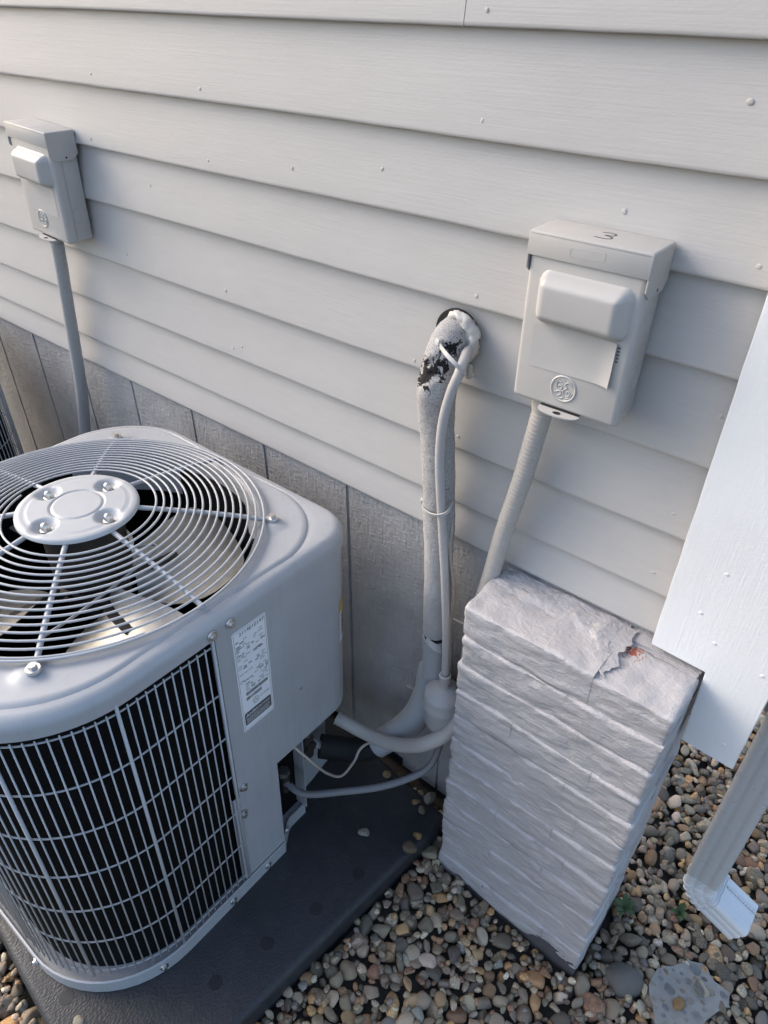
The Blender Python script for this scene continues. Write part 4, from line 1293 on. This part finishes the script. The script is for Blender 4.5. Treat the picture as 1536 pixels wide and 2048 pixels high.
# curled flap of paint skin at the joint
fp = []; ff = []
for i in range(7):
    t = i/6; a = radians(-95+60*t)
    for k in range(3):
        r = 0.0305+0.005*k*(0.3+t); fp.append(V(-0.611+r*cos(a), -0.040+r*sin(a), -0.184-0.007*k-0.020*t))
for i in range(6):
    for k in range(2): ff.append((i*3+k, i*3+3+k, i*3+4+k, i*3+1+k))
mesh('paint_flap', fp, ff, M['line'], ls)
lo = resample(smoothpath([V(-0.610, -0.040, -0.203), V(-0.606, -0.040, -0.27), V(-0.604, -0.042, -0.325)], 8), 0.006)
tube('middle_insulation', lo, lumpy(0.0305, 0.03), M['foam_grey'], ls, 24)
lo2 = resample(smoothpath([V(-0.618, -0.032, -0.325), V(-0.621, -0.042, -0.41), V(-0.635, -0.062, -0.482), V(-0.668, -0.085, -0.551), V(-0.712, -0.122, -0.606)], 10), 0.006)
tube('lower_insulation', lo2, lumpy(0.0345, 0.04), M['foam_grey'], ls, 24)
lo3 = resample(smoothpath([V(-0.695, -0.108, -0.595), V(-0.722, -0.132, -0.616), V(-0.764, -0.170, -0.624), V(-0.822, -0.220, -0.605)], 8), 0.006)
tube('black_insulation', lo3, lumpy(0.0310, 0.06), M['foam_black'], ls, 24)
tube('suction_tube', smoothpath([V(-0.81, -0.21, -0.607), V(-0.835, -0.235, -0.585), V(-0.86, -0.26, -0.54)], 6), 0.011, M['drier'], ls, 12)

# thin liquid line with filter drier
ll = empty('liquid_line', V(-0.60, -0.08, -0.6), 'thin painted liquid line strapped to the insulated pipe, with a round filter drier', 'pipe')
p1 = smoothpath([V(-0.610, 0.015, 0.470), V(-0.595, -0.030, 0.478), V(-0.582, -0.060, 0.475), V(-0.581, -0.075, 0.455), V(-0.591, -0.080, 0.418), V(-0.600, -0.082, 0.368), V(-0.603, -0.082, 0.306), V(-0.600, -0.080, 0.242), V(-0.591, -0.076, 0.140), V(-0.579, -0.072, 0.017), V(-0.566, -0.072, -0.116), V(-0.557, -0.075, -0.232), V(-0.554, -0.078, -0.290)], 10)
tube('line', resample(p1, 0.008), 0.0086, M['line'], ll, 14)
lathe('flare_fitting', [(0.0098, 0.045), (0.0135, 0.042), (0.0135, 0.020), (0.0115, 0.016), (0.0130, 0.004), (0.0150, 0.0)], M['line'], ll, 14, V(-0.554, -0.078, -0.302))
lathe('filter_drier', [(0.0, 0.016), (0.016, 0.014), (0.038, 0.003), (0.0445, -0.006), (0.0455, -0.012), (0.0455, -0.030), (0.0475, -0.033), (0.0475, -0.041), (0.0415, -0.045), (0.0405, -0.100), (0.036, -0.110), (0.012, -0.118), (0.0, -0.118)], M['drier'], ll, 40, V(-0.552, -0.079, -0.312))
p2 = smoothpath([V(-0.550, -0.080, -0.440), V(-0.546, -0.090, -0.505), V(-0.552, -0.120, -0.556), V(-0.580, -0.160, -0.582), V(-0.622, -0.220, -0.588), V(-0.682, -0.280, -0.594), V(-0.759, -0.340, -0.609), V(-0.815, -0.350, -0.605)], 10)
tube('return_line', resample(p2, 0.008), 0.0088, M['conduit_grey'], ll, 12)

# control wire
cw = smoothpath([V(-0.600, -0.030, 0.15), V(-0.588, -0.045, 0.111), V(-0.589, -0.045, 0.073), V(-0.582, -0.045, 0.024), V(-0.572, -0.045, -0.025), V(-0.570, -0.045, -0.080), V(-0.573, -0.040, -0.146), V(-0.572, -0.030, -0.276), V(-0.585, -0.022, -0.42), V(-0.66, -0.045, -0.55), V(-0.700, -0.075, -0.60), V(-0.722, -0.165, -0.575), V(-0.724, -0.200, -0.605), V(-0.731, -0.240, -0.625), V(-0.749, -0.270, -0.597), V(-0.756, -0.310, -0.512), V(-0.795, -0.34, -0.44)], 8)
o = tube('control_wire', resample(cw, 0.006), 0.0034, M['cord'], None, 8); tag(o, 'thin tan control wire looping from beside the insulated pipe to under the condenser', 'wire')
# cable ties
def cable_tie(label, pts, head, hd):
    t = empty('cable_tie', head, label, 'cable tie', 'cable ties on the pipe')
    P = resample(smoothpath(pts, 8), 0.004); vs_ = []; fs = []
    n = len(P)
    for i, p in enumerate(P):
        T = (P[min(i+1, n-1)]-P[max(i-1, 0)]).normalized()
        out = Vector((p.x+0.637, p.y+0.042, 0)); out = (out-T*out.dot(T)).normalized(); s_ = T.cross(out)
        for (a, b) in ((-1, 0), (1, 0), (1, 1), (-1, 1)): vs_.append(p+s_*0.0034*a+out*0.0018*b)
    for i in range(n-1):
        for k in range(4): fs.append((i*4+k, i*4+(k+1) % 4, i*4+4+(k+1) % 4, i*4+4+k))
    fs += [(3, 2, 1, 0), tuple(4*n-4+k for k in range(4))]
    mesh('strap', vs_, fs, M['tie'], t, True, 40)
    bm = bmesh.new(); box_bm(bm, -0.006, 0.006, -0.0035, 0.0035, -0.005, 0.005, 0.001, 2, Matrix.Translation(head) @ Vector(hd).to_track_quat('Y', 'Z').to_matrix().to_4x4())
    bm_obj('head', bm, M['tie'], t)
cable_tie('grey cable tie round the pipe near the wall hole', [V(-0.632, -0.060, 0.494), V(-0.618, -0.074, 0.494), V(-0.595, -0.088, 0.490), V(-0.574, -0.089, 0.478), V(-0.571, -0.072, 0.460), V(-0.589, -0.050, 0.442)], V(-0.630, -0.066, 0.497), (-0.4, -0.8, 0.2))
cable_tie('grey cable tie round the pipe and thin line at mid height', [V(-0.655, -0.045, 0.150), V(-0.645, -0.066, 0.152), V(-0.622, -0.080, 0.158), V(-0.594, -0.089, 0.170), V(-0.580, -0.082, 0.178), V(-0.582, -0.066, 0.182), V(-0.589, -0.050, 0.180)], V(-0.658, -0.050, 0.152), (-0.8, -0.5, 0))

# wall hole and lumpy sealant
wh = empty('wall_penetration', V(-0.637, -0.002, 0.49), 'round wall hole sealed with lumpy cream putty above the insulated pipe', 'wall hole')
lathe('hole', [(0.0, 0.0012), (0.043, 0.0012), (0.0445, 0.0), (0.0445, -0.004)], M['dark'], wh, 40, V(-0.638, 0.0, 0.487), 'Y')  # raised disc coloured near-black for the shade inside the hole; nothing is cut
def putty():
    vs_ = []; fs = []; nu, nv = 40, 14
    for i in range(nu+1):
        t = i/nu; a = radians(112-215*t)                      # from the top round the right to the bottom
        cx_, cz_ = -0.634+0.036*cos(a), 0.484+0.040*sin(a)
        thick = 0.0105*(0.55+0.6*sin(pi*min(1, t*1.02)))
        for k in range(nv):
            b = 2*pi*k/nv
            r = thick*(1+0.5*fbm(Vector((cos(a)*4+cos(b)*1.6, sin(a)*4+sin(b)*1.6, t*11)), 4))
            rad_ = r*cos(b)
            vs_.append(V(cx_+rad_*cos(a), -0.006-max(-0.006, r*sin(b))*1.1-0.004, cz_+rad_*sin(a)))
    for i in range(nu):
        for k in range(nv): fs.append((i*nv+k, i*nv+(k+1) % nv, i*nv+nv+(k+1) % nv, i*nv+nv+k))
    fs += [tuple(range(nv-1, -1, -1)), tuple(nu*nv+k for k in range(nv))]
    mesh('putty', vs_, fs, M['putty'], wh, True, None)
putty()
bm = bmesh.new(); box_bm(bm, -0.606, -0.597, -0.013, -0.003, 0.418+G, 0.445+G, 0.003, 2); bm_obj('putty_drip', bm, M['putty'], wh)

# ================================================================== DOWNSPOUT
ds = empty('downspout', V(0.07, 0.16, -0.93), 'grey downspout with ribbed white elbow at the house corner, pouring onto gravel', 'downspout')
def spout_profile(w, d, n=6, r=0.012):
    P = []
    for (cx, cy, a) in ((w/2-r, d/2-r, 0), (-w/2+r, d/2-r, 90), (-w/2+r, -d/2+r, 180), (w/2-r, -d/2+r, 270)):
        for k in range(n+1):
            t = radians(a+90*k/n); P.append((cx+r*cos(t), cy+r*sin(t)))
    # shallow flutes along the faces
    out = []
    for k in range(len(P)):
        a, b = P[k], P[(k+1) % len(P)]; L = hypot(b[0]-a[0], b[1]-a[1]); out.append(a)
        if L > 0.02:
            m_ = 15
            for q in range(1, m_):
                t = q/m_; x, y = a[0]+(b[0]-a[0])*t, a[1]+(b[1]-a[1])*t
                nx_, ny_ = (b[1]-a[1])/L, -(b[0]-a[0])/L
                h = -0.0028*max(0.0, sin(2*pi*(2*t-0.25)))**1.5
                out.append((x+nx_*h, y+ny_*h))
    return out
SW, SD = 0.070, 0.095
sx, sy = 0.0665, 0.135+SD/2
pr = spout_profile(SW, SD); pr2 = spout_profile(SW+0.004, SD+0.004)
loft('pipe', [[V(sx+x, sy+y, z) for x, y in pr2] for z in (2.0, 1.0, 0.2, -0.4, -0.722)]+[[V(sx+x, sy+y, -0.722) for x, y in pr]], M['spout'], ds, True, 40)
rings = []
for z in (-0.66, -0.70, -0.745): rings.append([V(sx+x, sy+y, z) for x, y in pr])
# mitred ribs on the inside of the bend
bend_c = Vector((sx+SW/2+0.028, 0, -0.748)); nb = 60; ang_end = radians(66)
for k in range(1, nb+1):
    a = ang_end*k/nb; ph = (k/nb*5) % 1.0
    bulge = 1.0+0.05*(ph if ph < 0.8 else (1-ph)*4)
    ring = []
    for x, y in pr:
        rad_ = (SW/2+0.028)-x*bulge; rad_ = max(0.012, rad_)
        ring.append(V(bend_c.x-rad_*cos(a), sy+y*(1+0.03*(bulge-1)/0.05), bend_c.z-rad_*sin(a)))
    rings.append(ring)
last = rings[-1]; T = Vector((sin(ang_end), 0, -cos(ang_end)))
for L in (0.012, 0.05, 0.086): rings.append([p+T*L for p in last])
inn = [p+T*0.086 for p in last]; cen = sum(inn, Vector())/len(inn)
rings.append([cen+(p-cen)*0.965 for p in inn]); rings.append([cen+(p-cen)*0.96-T*0.07 for p in inn])
elbow = loft('elbow', rings, M['spoutw'], ds, True, 40)
for k in (8, 20, 32, 44, 56):                              # raised mitre ribs of the bend
    rg_ = rings[3+k]; cc_ = sum(rg_, Vector())/len(rg_)
    tube('rib', [cc_+(p-cc_)*1.004 for p in rg_], 0.0019, M['spoutw'], elbow, 6, True)
bolt('screw', V(sx+0.002, sy-SD/2-0.001, -0.738), (0, -1, 0), 0.0045, ds, M['spoutw'])
# crimped seam along the top of the outlet
seam = []
c_top = cen+Vector((-T.z, 0, T.x))*(SW/2)
for k in range(46):
    seam.append(c_top-T*(0.084*(1-k/45))+Vector((0, 0.018+0.0022*sin(k*1.5), 0.0005)))
tube('crimped_seam', seam, 0.0018, M['spoutw'], ds, 6)
# strap holding it to the side wall
box('strap', 0.004, 0.104, sy-SD/2-0.0035, sy-SD/2-0.0020, -0.05, -0.02, M['spout'], ds)

# ================================================================== BROKEN CONCRETE PIECE, WEEDS, LOOSE STONES
sl = empty('broken_slab', V(SLAB[0], SLAB[1], -0.93), 'broken piece of exposed aggregate concrete lying in the gravel near the downspout', 'concrete piece')
spoly = [(0.062, -0.045), (0.070, 0.000), (0.095, 0.032), (0.112, 0.062), (0.150, 0.072), (0.172, 0.055), (0.214, 0.050), (0.225, 0.020), (0.196, -0.030), (0.185, -0.070), (0.150, -0.105), (0.105, -0.120), (0.085, -0.085)]
def sl_z(x, y): return -0.917+0.05*(x-0.14)*0.3-0.03*(y)*0.3
bm = bmesh.new()
spw = wob(spoly, 0.009, 0.006, 6)
a = [bm.verts.new(V(x, y, sl_z(x, y))) for x, y in spw]; b = [bm.verts.new(V(x+0.003*mnoise.noise(Vector((x*60, y*60, 1))), y, sl_z(x, y)-0.045)) for x, y in spw]
bm.faces.new(a); bm.faces.new(b[::-1])
for k in range(len(spw)): bm.faces.new((a[k], b[k], b[(k+1) % len(spw)], a[(k+1) % len(spw)]))
bm_obj('cement', bm, M['cement'], sl, True, 30)
random.seed(44); chips = []
for t in range(500):
    x, y = random.uniform(0.065, 0.22), random.uniform(-0.115, 0.068); r = random.choice([random.uniform(0.004, 0.008), random.uniform(0.008, 0.017)])
    ins = False; n = len(spoly)
    for k in range(n):
        (x1, y1), (x2, y2) = spoly[k], spoly[(k+1) % n]
        if (y1 > y) != (y2 > y) and x < (x2-x1)*(y-y1)/(y2-y1)+x1: ins = not ins
    if not ins or any(hypot(x-c[0], y-c[1]) < r+c[2]+0.002 for c in chips): continue
    if min(hypot(x-p[0], y-p[1]) for p in spw) < r*1.05: continue
    chips.append((x, y, r))
for (x, y, r) in chips[:70]:
    m_ = random.randint(5, 7); a0 = random.uniform(0, 6); e = random.uniform(0.6, 1)
    pts = []
    for k in range(m_):
        t = a0+2*pi*k/m_+random.uniform(-0.25, 0.25); q = r*random.uniform(0.75, 1.1)
        pts.append((x+q*cos(t), y+q*e*sin(t)))
    top = [V(p[0], p[1], sl_z(*p)+0.0012) for p in pts]; bot = [V(x+(p[0]-x)*1.08, y+(p[1]-y)*1.08, sl_z(*p)-0.004) for p in pts]
    fs = [tuple(range(m_))]+[(k, m_+k, m_+(k+1) % m_, (k+1) % m_) for k in range(m_)]
    mesh('aggregate_chip', top+bot, fs, M['chip'], sl, False)

def stone(name, x, y, ztop, r, c, label, group, k, rot=0.0, tilt=0.1, zs=1.0):
    o = bpy.data.objects.new(name, PEB_ME[k]); col.objects.link(o)
    lz = PV[2][k][0][:, 2]; h = -lz.min()*r*zs
    o.matrix_basis = Matrix.Translation(V(x, y, ztop+h*0.97)) @ Matrix.Rotation(rot, 4, 'Z') @ Matrix.Rotation(tilt, 4, 'X') @ Matrix.Diagonal((r, r, r*zs, 1))
    o.color = (*c, 1); tag(o, label, 'stone', group); return o
stone('loose_stone', -0.655, -0.245, -0.80, 0.0155, (0.24, 0.225, 0.19), 'pale round stone alone on the dark pad under the looping wire', None, 3, 0.4, 0, 1.3)
stone('loose_stone', -0.848, -0.945, -0.80, 0.0135, (0.26, 0.235, 0.185), 'pale stone on the dark pad in front of the condenser wire guard', None, 5, 0.2, 0, 1.3)
for (x, y, r, c, k, lb) in [(-0.578, -0.060, 0.021, (0.15, 0.14, 0.12), 1, 'large grey brown stone on the pad against the skirting below the filter drier'),
                            (-0.602, -0.092, 0.013, (0.22, 0.155, 0.075), 7, 'small ochre stone on the pad beside the large grey brown stone'),
                            (-0.572, -0.100, 0.015, (0.13, 0.115, 0.09), 8, 'small dark tan stone on the pad in front of the large grey brown stone'),
                            (-0.540, -0.165, 0.013, (0.26, 0.17, 0.07), 2, 'small orange stone at the pad edge next to the gravel'),
                            (-0.715, -0.075, 0.013, (0.24, 0.18, 0.09), 4, 'small tan stone on the pad under the black pipe insulation'),
                            (-0.537, -0.205, 0.020, (0.12, 0.085, 0.055), 6, 'brown stone at the pad edge next to the brick pier')]:
    stone('loose_stone', x, y, -0.80, r, c, lb, None, k, x*40, 0.1, 1.1)
stone('loose_stone', 0.132, -0.048, -0.917, 0.019, (0.27, 0.16, 0.07), 'orange stone lying on the broken concrete piece', None, 9, 0.9, 0.1, 1.0)
stone('loose_stone', 0.155, 0.012, -0.917, 0.021, (0.16, 0.155, 0.14), 'speckled grey stone lying on the broken concrete piece', None, 11, 2.2, 0.1, 1.0)
stone('large_cobble', 0.005, -0.075, -0.955, 0.045, (0.135, 0.130, 0.118), 'largest grey cobble in the gravel beside the broken concrete piece', None, 12, 0.6, 0.1, 1.2)

def weed(x, y, n, r, label, seed):
    random.seed(seed); w = empty('weed', V(x, y, ground_h(x, y)-0.01), label, 'weed', 'weeds in the gravel')
    for k in range(n):
        a = 2*pi*k/n+random.uniform(-0.3, 0.3); L = r*random.uniform(0.6, 1.1); el = random.uniform(0.25, 0.9)
        d = Vector((cos(a), sin(a), 0)); s_ = Vector((-sin(a), cos(a), 0)); vs_ = []; fs = []
        for i in range(7):
            t = i/6; wd = L*0.26*sin(pi*min(1, 0.12+t*0.88))*(0.65 if i % 2 else 1.0)
            c = V(x, y, ground_h(x, y)+0.002)+d*L*t+Vector((0, 0, L*(el*t-0.7*t*t)+0.018*t))
            vs_ += [c-s_*wd+Vector((0, 0, wd*0.3)), c, c+s_*wd+Vector((0, 0, wd*0.3))]
        for i in range(6):
            for q in range(2): fs.append((i*3+q, i*3+q+1, i*3+q+4, i*3+q+3))
        mesh('leaf', vs_, fs, M['leaf'], w)
weed(-0.055, 0.075, 9, 0.036, 'small green broad leaved weed in the gravel beside the brick pier', 3)
weed(0.060, 0.150, 9, 0.030, 'small green weed in the gravel under the downspout elbow', 4)
